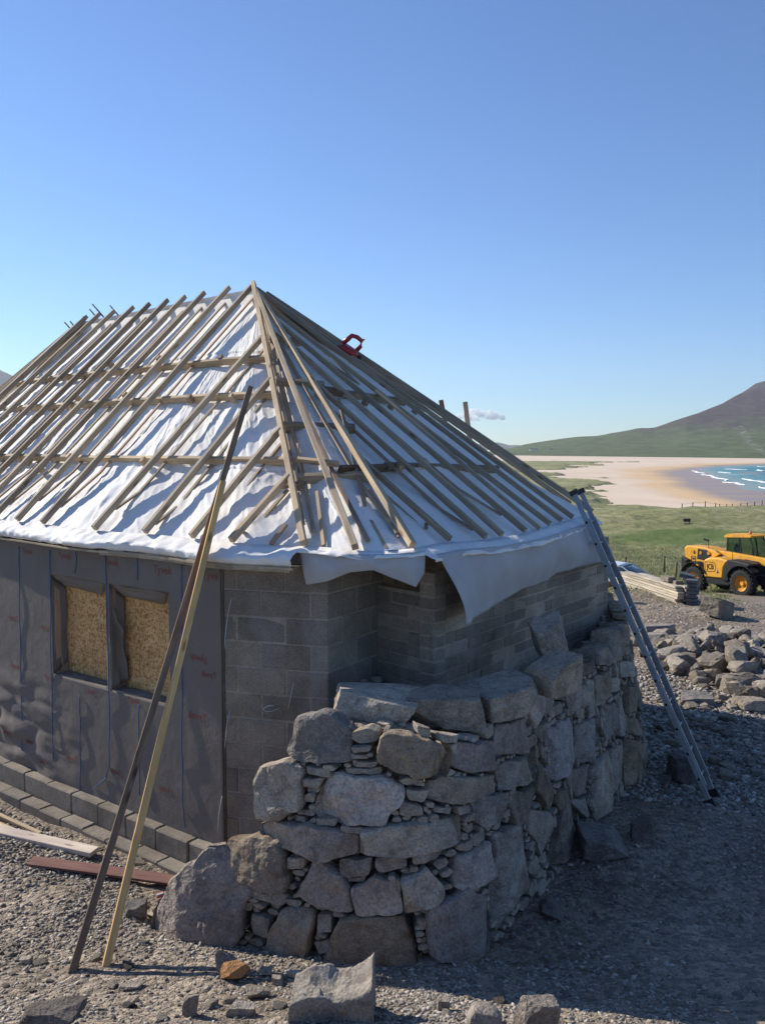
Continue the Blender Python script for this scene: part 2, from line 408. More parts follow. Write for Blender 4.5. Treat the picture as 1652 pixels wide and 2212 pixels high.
def tube(mb, pts, r, n=8, cap=True):
    pts = [np.asarray(p, float) for p in pts]; V = []
    for i, p in enumerate(pts):
        a = nrm(pts[min(i+1, len(pts)-1)]-pts[max(i-1, 0)]); ref = UP if abs(a[2]) < .9 else X_
        s_ = nrm(np.cross(a, ref)); u = np.cross(s_, a); rr = r[i] if hasattr(r, '__len__') else r
        for k in range(n): V.append(p+(s_*cos(2*pi*k/n)+u*sin(2*pi*k/n))*rr)
    Fc = [(i*n+k, i*n+(k+1) % n, (i+1)*n+(k+1) % n, (i+1)*n+k) for i in range(len(pts)-1) for k in range(n)]
    if cap: Fc += [tuple(range(n-1, -1, -1)), tuple((len(pts)-1)*n+k for k in range(n))]
    mb.add(V, Fc)
def prism(mb, poly, axis, d0, d1, ex, ey, org, ch=0):
    """polygon (x,y) in plane ex,ey extruded along axis from d0 to d1"""
    org = np.asarray(org, float); n = len(poly)
    V = [org+ex*x+ey*y+axis*d0 for x, y in poly]+[org+ex*x+ey*y+axis*d1 for x, y in poly]
    Fc = [tuple(range(n-1, -1, -1)), tuple(range(n, 2*n))]+[(i, (i+1) % n, n+(i+1) % n, n+i) for i in range(n)]
    mb.add(V, Fc)
def grid_obj(name, P, mat, parent=None, mask=None, smooth=True, attrs=None, origin=None, flip=False, thick=0):
    P = np.asarray(P, float); a, b = P.shape[:2]
    idx = np.arange(a*b).reshape(a, b)
    q = np.stack([idx[:-1, :-1], idx[1:, :-1], idx[1:, 1:], idx[:-1, 1:]], -1).reshape(-1, 4)
    if flip: q = q[:, ::-1]
    if mask is not None: q = q[np.asarray(mask).reshape(-1)]
    V = P.reshape(-1, 3).copy()
    used = np.unique(q); rm = -np.ones(a*b, int); rm[used] = np.arange(len(used)); q = rm[q]; V = V[used]
    if parent is not None: V -= np.array(root_loc(parent))
    elif origin is not None: V -= np.asarray(origin)
    me = bpy.data.meshes.new(name); me.vertices.add(len(V)); me.vertices.foreach_set('co', V.ravel())
    me.loops.add(q.size); me.loops.foreach_set('vertex_index', q.ravel().astype(np.int32))
    me.polygons.add(len(q)); me.polygons.foreach_set('loop_start', np.arange(0, q.size, 4, dtype=np.int32)); me.polygons.foreach_set('loop_total', np.full(len(q), 4, np.int32))
    me.update(calc_edges=True); me.validate(); me.materials.append(mat)
    if smooth: me.polygons.foreach_set('use_smooth', [True]*len(me.polygons))
    for k, v in (attrs or {}).items():
        at = me.attributes.new(k, 'FLOAT', 'POINT'); at.data.foreach_set('value', np.asarray(v, float).reshape(-1)[used])
    o = bpy.data.objects.new(name, me); COL.objects.link(o)
    if parent is not None: o.parent = parent
    elif origin is not None: o.location = origin
    if thick:
        md = o.modifiers.new('thickness', 'SOLIDIFY'); md.thickness = thick; md.offset = 0
    return o
def pts_in_poly(x, y, poly):
    r = np.zeros(x.shape, bool); n = len(poly); j = n-1
    for i in range(n):
        xi, yi = poly[i][0], poly[i][1]; xj, yj = poly[j][0], poly[j][1]
        c = ((yi > y) != (yj > y)) & (x < (xj-xi)*(y-yi)/((yj-yi)+1e-12)+xi); r ^= c; j = i
    return r
def sdist(x, y, poly):
    """distance inside (+) / outside (-)"""
    d = np.full(x.shape, 1e9); n = len(poly)
    for i in range(n):
        ax, ay = poly[i][:2]; bx, by = poly[(i+1) % n][:2]; ex, ey = bx-ax, by-ay
        t_ = np.clip(((x-ax)*ex+(y-ay)*ey)/(ex*ex+ey*ey+1e-12), 0, 1); d = np.minimum(d, np.hypot(x-ax-t_*ex, y-ay-t_*ey))
    return np.where(pts_in_poly(x, y, poly), d, -d)

def ico(sub):
    bm = bmesh.new(); bmesh.ops.create_icosphere(bm, subdivisions=sub, radius=1); bm.verts.ensure_lookup_table()
    V = np.array([v.co[:] for v in bm.verts]); Fc = np.array([[v.index for v in f.verts] for f in bm.faces]); bm.free(); return V, Fc
ICO = {k: ico(k) for k in (1, 2, 3, 4, 5)}
def rock_verts(sub, seed, dims=(1, 1, 1), nplanes=11, rough=.05, round_=.0):
    """boulder split along random cleavage planes"""
    r = np.random.default_rng(seed); V, Fc = ICO[sub]; N = []
    base = [(1, 0, 0), (-1, 0, 0), (0, 1, 0), (0, -1, 0), (0, 0, 1), (0, 0, -1)]
    for b in base: N.append((nrm(np.array(b)+r.normal(0, .22, 3)), .62+.2*r.random()))
    for k in range(nplanes): N.append((nrm(r.normal(0, 1, 3)), .74+.24*r.random()))
    rad = np.full(len(V), 1.35)
    for n, d in N:
        c = V@n; m = c > .05; rad[m] = np.minimum(rad[m], d/c[m])
    if round_: rad = rad*(1-round_)+round_*.85
    P = V*rad[:, None]
    P = P*(1+rough*fbm(V*2.6+seed*3.1, 3, seed % 50)[:, None]+rough*.35*fbm(V*9+seed, 2, 3)[:, None])
    return P*np.array(dims), Fc
def mesh_from(name, V, Fc, mat, flat=True):
    me = bpy.data.meshes.new(name); me.from_pydata(V.tolist(), [], Fc.tolist()); me.materials.append(mat)
    if not flat: me.polygons.foreach_set('use_smooth', [True]*len(me.polygons))
    me.update(); return me
def slab_verts(seed, rough=.02, cuts=4):
    r = np.random.default_rng(seed); V, Fc = ICO[5]; c = V/np.abs(V).max(1, keepdims=True); P = c*.93+V*.10
    for k in range(cuts):
        n = nrm(r.normal(0, 1, 3)*np.array([1, .7, .45])); d = r.uniform(.72, 1.0); e = P@n-d*np.abs(n).sum()*.72; m = e > 0; P[m] -= np.outer(e[m], n)
    P[:, 2] += .22*P[:, 0]*r.normal()*.6; P[:, 0] += .12*P[:, 2]*r.normal(); P[:, 2] *= 1+.18*P[:, 0]*r.normal()
    P += (rough*fbm(P*2.2+seed, 4, seed % 40)+.008*fbm(P*11, 3, 5))[:, None]*V*1.6
    return P, Fc
def rock(name, loc, dims, seed, mat, label, cat='rock', group=None, rot=(0, 0, 0), sub=4, planes=9, rough=.05, sink=.25, round_=0, kind=None):
    V, Fc = slab_verts(seed) if name == 'cope_stone' else rock_verts(min(5, sub+(sub == 4)), seed, (1, 1, 1), planes, rough*.7, round_)
    R = np.array(Matrix.Rotation(rot[0], 3, 'X')@Matrix.Rotation(rot[1], 3, 'Y'))
    V = V*np.array(dims)*.5; V = V@R.T
    V[:, 2] -= V[:, 2].min(); V[:, 2] -= sink*dims[2]*.5
    me = mesh_from(name, V, Fc, mat, flat=True); o = bpy.data.objects.new(name, me); COL.objects.link(o)
    o.location = tuple(loc); o.rotation_euler = (0, 0, rot[2]); return tag(o, label, cat, group, kind)

# ------------------------------------------------------------------ terrain
KY = [-50, -6, 0, 3.5, 5.2, 6.2, 12, 16, 20, 24, 30, 36, 41, 58, 100, 200, 235, 262, 300, 4000]
KZ = [1.75, 1.75, 1.6, .85, .17, 0, 0, -.08, -.35, -.9, -2.0, -2.8, -3.3, -4.8, -7.7, -11.0, -14.0, -18.0, -19, -19]
def hz(x, y):
    """site level: a bank under the viewer, flat working area, then falling to the dunes"""
    x = np.asarray(x, float); y = np.asarray(y, float)
    r = np.interp(y, KY, KZ)
    sm = 0
    for d in (-.6, 0, .6): sm = sm+np.interp(y+d*np.maximum(1, y*.08), KY, KZ)
    r = np.where(y > 8, sm/3, r)
    nf = np.clip((y-45)/60, 0, 1)
    r = r+nf*1.1*f2(x, y, .035, 3, 5)+nf*.35*f2(x, y, .13, 2, 8)+nf*.16*f2(x, y, .55, 3, 18)
    near = np.clip(1-(y-20)/20, 0, 1)
    r = r+near*(.035*f2(x, y, .9, 3, 11)+.012*f2(x, y, 4.5, 3, 12))
    wd_ = (-(x+1.39)*.6-(y-7.46)*.8); r = r-.205*np.clip((1.25-wd_)/.7, 0, 1)*np.clip((-.6-x)/.8, 0, 1)*(y < 18)
    # mound of screenings right of the house
    r = r+.68*np.exp(-(((x-6.9)/2.6)**2+((y-24.5)/4.2)**2))
    return r
def hz1(x, y): return float(hz(np.array([x]), np.array([y]))[0])
def ground_pt(x, y):
    """sight line to the ground"""
    lo, hi = 3.2, 300.0; r = ray(x, y)
    d = lo
    while d < hi:
        p = np.array([0, 0, H])+r*d/r[1]
        if p[2] < hz1(p[0], p[1]): break
        d += max(.15, d*.02)
    a, b = d-max(.16, d*.021), d
    for _ in range(18):
        m = (a+b)/2; p = np.array([0, 0, H])+r*m/r[1]
        if p[2] < hz1(p[0], p[1]): b = m
        else: a = m
    return np.array([0, 0, H])+r*b/r[1]

def polar(rs, an):
    R, A = np.meshgrid(rs, an, indexing='ij'); return R*np.sin(A), R*np.cos(A)
# field, one sheet round the whole site
rs = np.concatenate([np.linspace(14, 60, 150), np.geomspace(60.6, 262, 170)])
an = np.concatenate([np.linspace(radians(-180), radians(-30), 60), np.linspace(radians(-29), radians(30), 360), np.linspace(radians(31), radians(180), 60)])
gx, gy = polar(rs, an); gz = hz(gx, np.abs(gy)+0*gx)-.03
greenp = [atz(x, y, -7.2)[:2] for x, y in ((1290, 1135), (1400, 1128), (1500, 1122), (1652, 1128), (1800, 1140), (1652, 1148), (1500, 1160), (1400, 1150), (1300, 1148))]
gsd = sdist(gx, gy, greenp); green = np.clip(gsd/5+.5+.5*f2(gx, gy, .05, 3, 3), 0, 1)*.75
ridge = gx*0
o = grid_obj('grass_field', np.stack([gx, gy, gz], -1), M_GRASS, attrs={'green': green}); tag(o, kind='structure')
# the working site
rs = np.concatenate([np.linspace(.6, 4, 18), np.geomspace(4.05, 44, 420)]); an = np.linspace(radians(-180), radians(180), 1500)
an = np.concatenate([np.linspace(radians(-180), radians(-31), 70), np.linspace(radians(-30), radians(32), 560), np.linspace(radians(33), radians(180), 70)])
gx, gy = polar(rs, an); gz = hz(gx, gy)
edge = 23.0+np.clip((gx-9.5)*2.6, 0, 16)-np.clip((8-gx)*.35, 0, 5)+1.4*f2(gx, gy, .35, 3, 9)
m = (gy < edge)
gr = np.clip(.7-(edge-gy)/3.2, 0, 1)
trk = np.clip((gx-9.5)/3, 0, 1)*np.clip((gy-19)/3, 0, 1)
cellm = m[:-1, :-1] & m[1:, 1:] & m[1:, :-1] & m[:-1, 1:]
gz = gz+np.where(gy > 14, .02, 0)
o = grid_obj('site_ground', np.stack([gx, gy, gz], -1), M_GROUND, mask=cellm, attrs={'green': gr, 'track': trk}); tag(o, kind='structure')

# beach: shore outlines surveyed on the sand level
ZS = -16.0
def c5(p): return (938.7+.4318*p[0], 725.3+.4318*p[1])
def shore(pts): return [atz(*c5(p), ZS)[:2] for p in pts]
SEA = shore([(1652, 785), (1560, 762), (1400, 712), (1340, 692), (1290, 674), (1360, 661), (1500, 651), (1652, 646), (2400, 642), (3600, 640), (3600, 1200), (2400, 890)])
WET = shore([(1652, 868), (1400, 812), (1260, 770), (1130, 705), (1085, 678), (1290, 652), (1500, 643), (1652, 638), (2400, 633), (3600, 630), (3600, 1250), (2400, 950)])
DAMP = shore([(1652, 886), (1450, 855), (1230, 812), (1060, 755), (940, 690), (960, 668), (1290, 640), (1652, 632), (3600, 622), (3600, 1300), (2400, 1000)])
rs = np.geomspace(225, 2300, 420); an = np.concatenate([np.linspace(radians(-180), radians(2), 90), np.linspace(radians(3), radians(34), 460), np.linspace(radians(35), radians(180), 40)])
gx, gy = polar(rs, an); dd = np.hypot(gx, gy)
nse = f2(gx, gy, .02, 3, 4)
wet = np.clip(sdist(gx, gy, WET)/(dd*.03)+.3+.35*nse, 0, 1); damp = np.clip(sdist(gx, gy, DAMP)/(dd*.03)+.45+.4*nse, 0, 1)
wavy = np.clip(.5+.5*np.sin((gy+.25*gx+12*nse)*.16), 0, 1)
wet = wet*(.8+.2*wavy)
o = grid_obj('beach', np.stack([gx, gy, np.full_like(gx, ZS)+.05*nse], -1), M_SAND, attrs={'wet': wet, 'damp': damp}); tag(o, kind='structure')
# sea
rs = np.geomspace(300, 2600, 260); an = np.linspace(radians(12), radians(75), 320)
gx, gy = polar(rs, an); sd = sdist(gx, gy, SEA)+6*f2(gx, gy, .02, 3, 14)
m = sd > 0; cm = m[:-1, :-1] | m[1:, 1:]
o = grid_obj('sea', np.stack([gx, gy, np.full_like(gx, ZS)+.12+np.clip(sd/8, -.4, 0)+.18*f2(gx, gy, .06, 3, 2)*np.clip(sd/30, 0, 1)], -1), M_SEA, mask=cm, attrs={'shal': np.clip(1-sd/110, 0, 1)}); tag(o, kind='structure')
# breaking crests
mb = MB(); rg = np.random.default_rng(5)
for (x0, y0, x1, y1, wd) in [(1340, 697, 1480, 728, 2.6), (1460, 735, 1570, 748, 2.2), (1300, 678, 1350, 694, 2.), (1425, 684, 1485, 690, 3.5), (1455, 668, 1560, 672, 4.5), (1545, 718, 1650, 738, 2.8), (1605, 672, 1640, 678, 5), (1600, 655, 1680, 657, 3.), (1600, 755, 1700, 778, 1.2)]:
    a = atz(*c5((x0, y0)), ZS); b = atz(*c5((x1, y1)), ZS); n = 40; nv = nrm(np.cross(b-a, UP)); V = []
    for k in range(n+1):
        t_ = k/n; c = a+(b-a)*t_+nv*3*(vn(np.array([[t_*6, x0*.1, 0]]))[0]); ww = wd*.7*(.15+sin(pi*t_)*.9)*(.6+.5*vn(np.array([[t_*45, x0, 5]]))[0])*(1+.7*vn(np.array([[t_*17, x0*.3, 2]]))[0])
        for j, (q, z) in enumerate(((-1, 0), (-.4, .55), (.3, .5), (1, 0))): V.append(c+nv*q*max(ww, .1)+UP*(z*.6+.2))
    mb.add(V, [(k*4+j, k*4+j+1, k*4+j+5, k*4+j+4) for k in range(n) for j in range(3)])
tag(mb.build('surf', M_FOAM, smooth=True), kind='stuff', label='white surf breaking along the shallow turquoise water', cat='surf')
# marram dunes between field and sand
G1 = shore([(-900, 900), (-900, 650), (350, 652), (460, 694), (560, 702), (700, 712), (835, 738), (730, 748), (790, 782), (830, 806), (960, 850), (1080, 856), (1230, 868), (1350, 870), (1450, 880), (1652, 905), (2400, 985), (2400, 1100), (-900, 1100)])
G2 = shore([(300, 640), (400, 624), (600, 614), (900, 617), (1100, 622), (850, 634), (700, 652), (620, 667), (500, 674), (380, 668)])
rs = np.geomspace(250, 1150, 340); an = np.linspace(radians(2), radians(34), 460)
gx, gy = polar(rs, an); dd = np.hypot(gx, gy); z = np.full_like(gx, ZS-1.0)
for G, hm in ((G1, 1.6), (G2, 1.4)):
    s_ = sdist(gx, gy, G)+dd*.035*f2(gx, gy, .035, 5, 21)
    z = np.maximum(z, ZS+np.where(s_ > 0, np.clip(s_*.25, 0, hm)*(.55+.6*np.abs(f2(gx, gy, .03, 4, 22))), -.5))
z += .3*f2(gx, gy, .15, 3, 23)
cm = (z > ZS-.3); cm = cm[:-1, :-1] | cm[1:, 1:]
o = grid_obj('dunes', np.stack([gx, gy, z], -1), M_GRASS, mask=cm, attrs={'green': gx*0}); tag(o, kind='structure')
# hill across the bay
sil = [(-600, 590), (200, 586), (330, 572), (450, 545), (640, 520), (850, 497), (1000, 468), (1100, 460), (1200, 425), (1320, 385), (1440, 335), (1540, 285), (1600, 240), (1652, 222), (1800, 150), (2100, 60), (2600, 20), (3200, 120), (4200, 420)]
sx = [c5(p)[0] for p in sil]; sy = [c5(p)[1] for p in sil]
cols = np.linspace(1040, 2700, 420); T = np.linspace(0, 1.35, 170)
P3 = np.zeros((len(T), len(cols), 3)); hhA = np.zeros(P3.shape[:2]); scr = np.zeros(P3.shape[:2])
for j, cxx in enumerate(cols):
    ytop = np.interp(cxx, sx, sy); base = atz(cxx, c5((0, 596+.012*((cxx-938)/.4318)))[1], ZS-.5); r = ray(cxx, ytop)
    D1 = 2700+500*np.clip((ytop < 900), 0, 1)*np.clip((900-ytop)/80, 0, 1); D0 = base[1]; top = np.array([0, 0, H])+r*D1/r[1]
    for i, t_ in enumerate(T):
        if t_ <= 1:
            d = D0+(D1-D0)*t_; bl_ = float(np.clip((top[2]-20)/60, 0, 1)); prof = (.18*t_+.82*t_**1.9)*bl_+t_**1.2*(1-bl_); zz = ZS-.5+(top[2]-ZS)*prof
        else: d = D1+(t_-1)*3000; zz = top[2]-(t_-1)*(top[2]+30)*2.8
        P3[i, j] = (r[0]/r[1]*d, d, zz)
X3 = P3[..., 0]; Y3 = P3[..., 1]; tt = T[:, None]
amp = np.clip(tt*4, 0, 1)*np.clip((P3[..., 2]+16)/60, 0.05, 1)
P3[..., 2] += amp*(9*f2(X3, Y3, .004, 5, 31))*np.where(tt > .98, .35, 1)
hhA = np.clip((P3[..., 2]+10)/230, 0, 1)
pj = proj(P3); scp = [c5(p) for p in ((1480, 448), (1530, 446), (1560, 470), (1580, 520), (1640, 560), (1700, 610), (1600, 575), (1550, 525))]
scr = np.clip(sdist(pj[..., 0], pj[..., 1], scp)/4+.4, 0, 1)
o = grid_obj('hill', P3, M_HILL, attrs={'hh': hhA, 'scree': scr}); tag(o, kind='structure')
def far_ridge(name, pts, dist, depth, n=160):
    xs = np.linspace(pts[0][0], pts[-1][0], n); P_ = np.zeros((14, n, 3))
    for j, x in enumerate(xs):
        y = np.interp(x, [p[0] for p in pts], [p[1] for p in pts]); r = ray(x, y); top = H+r[2]*dist/r[1]+dist*.0006*vn(np.array([[x*.15, 1, 1]]))[0]
        for i in range(14):
            t_ = i/13; d = dist-depth*(1-t_) if t_ < .8 else dist+depth*(t_-.8); k = min(1, t_/.8)
            P_[i, j] = (r[0]/r[1]*d, d, -18+(top+18)*(k**1.3 if t_ <= .8 else 1-(t_-.8)*2))
    tag(grid_obj(name, P_, M_FAR), kind='structure')
far_ridge('distant_hills', [(850, 966), (1000, 962), (1050, 957), (1075, 956), (1100, 961), (1150, 963), (1250, 966)], 6500, 900)
far_ridge('distant_mountain', [(-900, 965), (-500, 820), (-150, 780), (-60, 786), (0, 801), (18, 808), (80, 850), (200, 900), (400, 962)], 5200, 1500)
# tiny white cottages at the hill foot
for i, (x, y, wd, lb) in enumerate([(1152, 970, 16, 'left'), (1189, 971, 9, 'right')]):
    p = atz(x, y+4, ZS+2)
    p = np.array([0, 0, H])+(p-np.array([0, 0, H]))*(1.0); 
    k = 2150/p[1]; p = np.array([p[0]*k, 2150, 0]); zt = H+ray(x, y)[2]*2150/ray(x, y)[1]
    r0 = empty('cottage', (p[0], p[1], zt-3), 'tiny pale cottage at the foot of the far hill, %s one' % ('long and leftmost' if i == 0 else 'short and rightmost'), 'house')
    mb = MB(); box(mb, p[0]-wd*.6, p[0]+wd*.6, p[1]-3, p[1]+3, zt-4, zt-.5, .05); mb.build('wall', M_SHED, r0)
    mb = MB(); prism(mb, [(-3.3, -.5), (3.3, -.5), (0, 1.8)], X_, -wd*.62, wd*.62, Y_, Z_, (p[0], p[1], zt)); mb.build('roof', M_SLATE, r0)

# ------------------------------------------------------------------ house: setting out
ZE = 2.806
E_px = [(95, 1127), (205, 1140), (315, 1146), (415, 1156), (500, 1166), (655, 1170), (765, 1182), (890, 1178), (971, 1160), (1046, 1160), (1082, 1152), (1133, 1146), (1186, 1130), (1211, 1123), (1235, 1116)]
Ew = [atz(x, y, ZE)[:2] for x, y in E_px]
APEX = atd(548, 615, 11.7); RZ = APEX[2]
R1 = atz(183, 688, RZ); RD = nrm((R1-APEX)[:2].tolist()+[0])
B95 = Ew[0]; eo = np.array([-3.6, 9.19])-np.array([-1.4, 7.45])
LE = nrm(np.array([-.775, .632, 0]))
# closed loop of (eave xy, top xyz)
def e2(p): return np.array(p, float)
loopE = [e2(p) for p in Ew]; loopT = [APEX]*len(Ew)
for p in [(2.62, 10.75), (2.75, 11.8), (2.45, 12.9), (1.6, 13.7), (.3, 14.25)]: loopE.append(e2(p)); loopT.append(APEX)
loopE.append(R1[:2]+np.array([1.95, 2.45])); loopT.append(R1)
for p in [(-5., 18.4), (-7.0, 18.9), (-8.5, 18.1), (-9.1, 16.6), (-8.7, 14.9)]: loopE.append(e2(p)); loopT.append(R1)
loopE.append(B95+LE[:2]*4.25+np.array([0, .1])); loopT.append(R1)
NL = len(loopE)
# cumulative length; s=0 at B95
seg = [np.linalg.norm(loopE[(i+1) % NL]-loopE[i]) for i in range(NL)]; cum = np.concatenate([[0], np.cumsum(seg)]); LT = cum[-1]
exs = np.array([p[0] for p in loopE]+[loopE[0][0]]); eys = np.array([p[1] for p in loopE]+[loopE[0][1]])
txs = np.array([list(p) for p in loopT]+[list(loopT[0])])
def Eav(s): s = np.mod(s, LT); return np.stack([np.interp(s, cum, exs), np.interp(s, cum, eys), np.full_like(s, ZE)], -1)
def Top(s): s = np.mod(s, LT); return np.stack([np.interp(s, cum, txs[:, k]) for k in range(3)], -1)
def smE(s):
    r = 0
    for d in (-.24, -.12, 0, .12, .24): r = r+Eav(s+d)
    return r/5
def S(s, t_):
    s = np.asarray(s, float); t_ = np.asarray(t_, float)
    return smE(s)*(1-t_)[..., None]+Top(s)*t_[..., None]
def Sn(s, t_):
    s = np.asarray(s, float); a = smE(s+.05)-smE(s-.05); b = Top(s)-smE(s)
    n = np.cross(a, b); n /= np.linalg.norm(n, axis=-1, keepdims=True); return np.where(n[..., 2:3] < 0, -n, n)
def s_of(px):
    """eave position whose end shows at display pixel column"""
    ss = np.linspace(-4.5, cum[len(Ew)-1]+.3, 900); pj_ = proj(smE(ss)); i = np.argmin((pj_[:, 0]-px)**2); return ss[i]
def off(t_): return .035+.095*np.clip(t_/.2, 0, 1)          # clearance of the rafters above the membrane

house = empty('stone_roundhouse', (-1.5, 10.5, 0), 'half built house with battened membrane roof, two boarded windows and bare block walls', 'house')
HO = house
# --- roof membrane
ss = np.concatenate([np.linspace(-4.6, cum[len(Ew)-1]+.8, 760), np.linspace(cum[len(Ew)-1]+.85, LT-4.62, 120)]); tsv = np.linspace(0, .995, 330)
SG, TG = np.meshgrid(ss, tsv, indexing='ij')
P = S(SG, TG); N = Sn(SG, TG)
wr = fbm(np.stack([P[..., 0]*2.2+P[..., 1]*1.2, P[..., 1]*2.0, P[..., 2]*1.2], -1), 3, 40)*.014
al = SG*3.2+TG*7; wr2 = fbm(np.stack([al*.9, (SG-TG*5)*1.6, TG*1.1], -1), 3, 44); wr2 = np.exp(-np.abs(wr2)*7)*.010+.010*wr2+.006*np.exp(-np.abs(fbm(np.stack([al*2.1, (SG-TG*2)*3.2, TG*2], -1), 2, 47))*8)
along = fbm(np.stack([SG*5.5, TG*2.4, TG*0], -1), 3, 46)*.010
damp_ = np.clip((1-TG)*1.5, 0, 1)*np.where(SG > cum[8]-.1, .45, 1.0)
lapw = TG+.006*fbm(np.stack([SG*1.3, SG*0, SG*0], -1), 3, 49)
lap = np.zeros(TG.shape)
for tl in (.24, .47, .70): lap += .013*np.exp(-np.clip(lapw-tl, 0, 1)/.05)*(lapw > tl)
M3 = N*lap[..., None]+P-N*(off(TG)*np.clip((1-TG)/.05, .2, 1))[..., None]-N*.012+N*((wr+wr2+along)*damp_-.02)[..., None]
tag(grid_obj('roof', M3, M_MEMB, HO), label='grey white breather membrane over the roof')
roof = [o for o in HO.children if o.name.startswith('roof')][0]
# eave skirt: turned over board edge
outd = lambda s: (lambda n: n/np.linalg.norm(n, axis=-1, keepdims=True))(Sn(s, 0*s)*np.array([1, 1, 0]))
sk = np.linspace(-4.6, cum[len(Ew)-1]+.8, 700); o3 = outd(sk); b0 = M3[:0]
def interp_rows(sv): 
    P0 = S(sv, 0*sv); N0 = Sn(sv, 0*sv); return P0-N0*.047
K0 = interp_rows(sk); prof = [(0, 0), (.05, -.025), (.10, -.045), (.15, -.065), (.185, -.085), (.192, -.10), (.19, -.125), (.183, -.15)]
G = np.zeros((len(sk), len(prof), 3))
for j, (a, b) in enumerate(prof):
    wv = .014*fbm(np.stack([sk*4, sk*0+j*.7, sk*0], -1), 3, 50)+.010*vn(np.stack([sk*14, sk*0+j, sk*0], -1), 51)
    G[:, j] = K0+o3*(a+wv*(j > 0))[:, None]+UP*(b+wv*.8*(j > 0))[:, None]
sm_ = sk[:-1] < cum[5]+.05
mk = np.ones((len(sk)-1, len(prof)-1), bool); mk[sk[:-1] > s_of(648), 5:] = False; mk[(sk[:-1] > s_of(650)) & (sk[:-1] < s_of(905)), 2:] = False
grid_obj('eave_flashing', G, M_MEMB, roof, mask=mk, thick=.004)
# fascia board under the eave of the left wall
fs = np.linspace(s_of(240), s_of(645), 14); q = K0
for a, b in zip(fs[:-1], fs[1:]):
    pass
fb = MB(); fp = smE(fs)+outd(fs)*.14-UP*.215
for a, b in zip(fp[:-1], fp[1:]): beam(fb, a, b+(b-a)*.02, .03, .05)
fb.build('fascia_board', M_TREAT, roof)
sfp = np.linspace(-4.5, s_of(650), 30); fb = MB(); fp = smE(sfp)+outd(sfp)*.03-UP*.21
for a, b in zip(fp[:-1], fp[1:]): beam(fb, a, b+(b-a)*.02, .26, .02)
fb.build('soffit_board', M_TREAT, roof)

# --- rafters
RW, RH = .050, .062
def raft_line(sb, top, name='rafter', mat=M_TREAT, w_=RW, h_=RH, lift=0., ext=.05, t0=-.01):
    b = smE(np.array([sb]))[0]; n = Sn(np.array([sb]), np.array([0.]))[0]; d = nrm(top-b)
    beam_obj(name, b+d*t0+n*lift, top+d*ext+n*lift, w_, h_, mat, roof, up=n); return b, n
s_h1, s_h2, s_mid = s_of(655), s_of(890), s_of(765)
h1, h2 = smE(np.array([s_h1]))[0], smE(np.array([s_h2]))[0]
dirL = (APEX-smE(np.array([0.]))[0])
def isect(b, d, p, q):
    """plan intersection of b+d*k with p-q"""
    A = np.array([[d[0], -(q-p)[0]], [d[1], -(q-p)[1]]]); k, m_ = np.linalg.solve(A, (p-b)[:2]); return p+(q-p)*m_
def batten_pair(sb, top):
    b = smE(np.array([sb]))[0]; n = Sn(np.array([sb]), np.array([0.]))[0]; L = np.linalg.norm(top-b); d = (top-b)/L; k = .2*L
    p0 = b+d*(.12+.2*RNG.random())-n*.03
    p1 = b+d*k-n*(.130-.012); p2 = top-d*.1-n*(.130-.012)
    jit = np.cross(n, d)*(RNG.random()-.5)*.05
    mb = MB(); beam(mb, p0-n*.01, p1+jit*.5, .038, .02, n); beam(mb, p1+jit*.5, p2+jit, .038, .02, n); mb.build('batten', M_REDW if RNG.random() < .3 else M_TREAT, roof)
left_s = [s_of(x) for x in (205, 315, 415, 500)]
for k, sb in enumerate(left_s):
    top = isect(smE(np.array([sb]))[0], dirL, h1, APEX); raft_line(sb, top, ext=-.03, mat=M_TREAT if k != 3 else M_WOOD); batten_pair(sb, top)
ridge_tops = [547, 490, 437, 395, 357, 318, 283, 243, 210, 183]
prev = 0.; L1 = np.linalg.norm((R1-APEX)[:2]); tops = []
for x in ridge_tops:
    ts_ = np.linspace(0, 1, 400); pr_ = proj(APEX+(R1-APEX)*ts_[:, None]); tops.append(ts_[np.argmin(np.abs(pr_[:, 0]-x))])
sR1 = (cum[-1]-cum[-2])           # eave run from B95 to ridge-end rafter
for k, t_ in enumerate(tops):
    sb = -sR1*t_; top = APEX+(R1-APEX)*t_
    raft_line(sb, top, ext=.06 if k else .03); batten_pair(sb, top)
for k, ds in enumerate(np.linspace(.45, 7.5, 13)):          # far hip end
    raft_line(-sR1-ds, R1, ext=.02)
# corner: three long ones
raft_line(s_h1, APEX+UP*.01, mat=M_WOOD, w_=.055, h_=.06)
b, n = smE(np.array([s_mid]))[0], Sn(np.array([s_mid]), np.array([0.]))[0]
raft_line(s_mid, APEX+(b-APEX)*.02, mat=M_WOOD, w_=.055, h_=.06, ext=0)
raft_line(s_h2, APEX+(h2-APEX)*.05, mat=M_WOOD, w_=.055, h_=.06, ext=0)
for sb, k in ((s_h1+.12, .0), (s_h1+.02, 0), (s_mid+.16, 0), (s_h2-.05, 0)): batten_pair(sb, APEX+(smE(np.array([sb]))[0]-APEX)*.08)
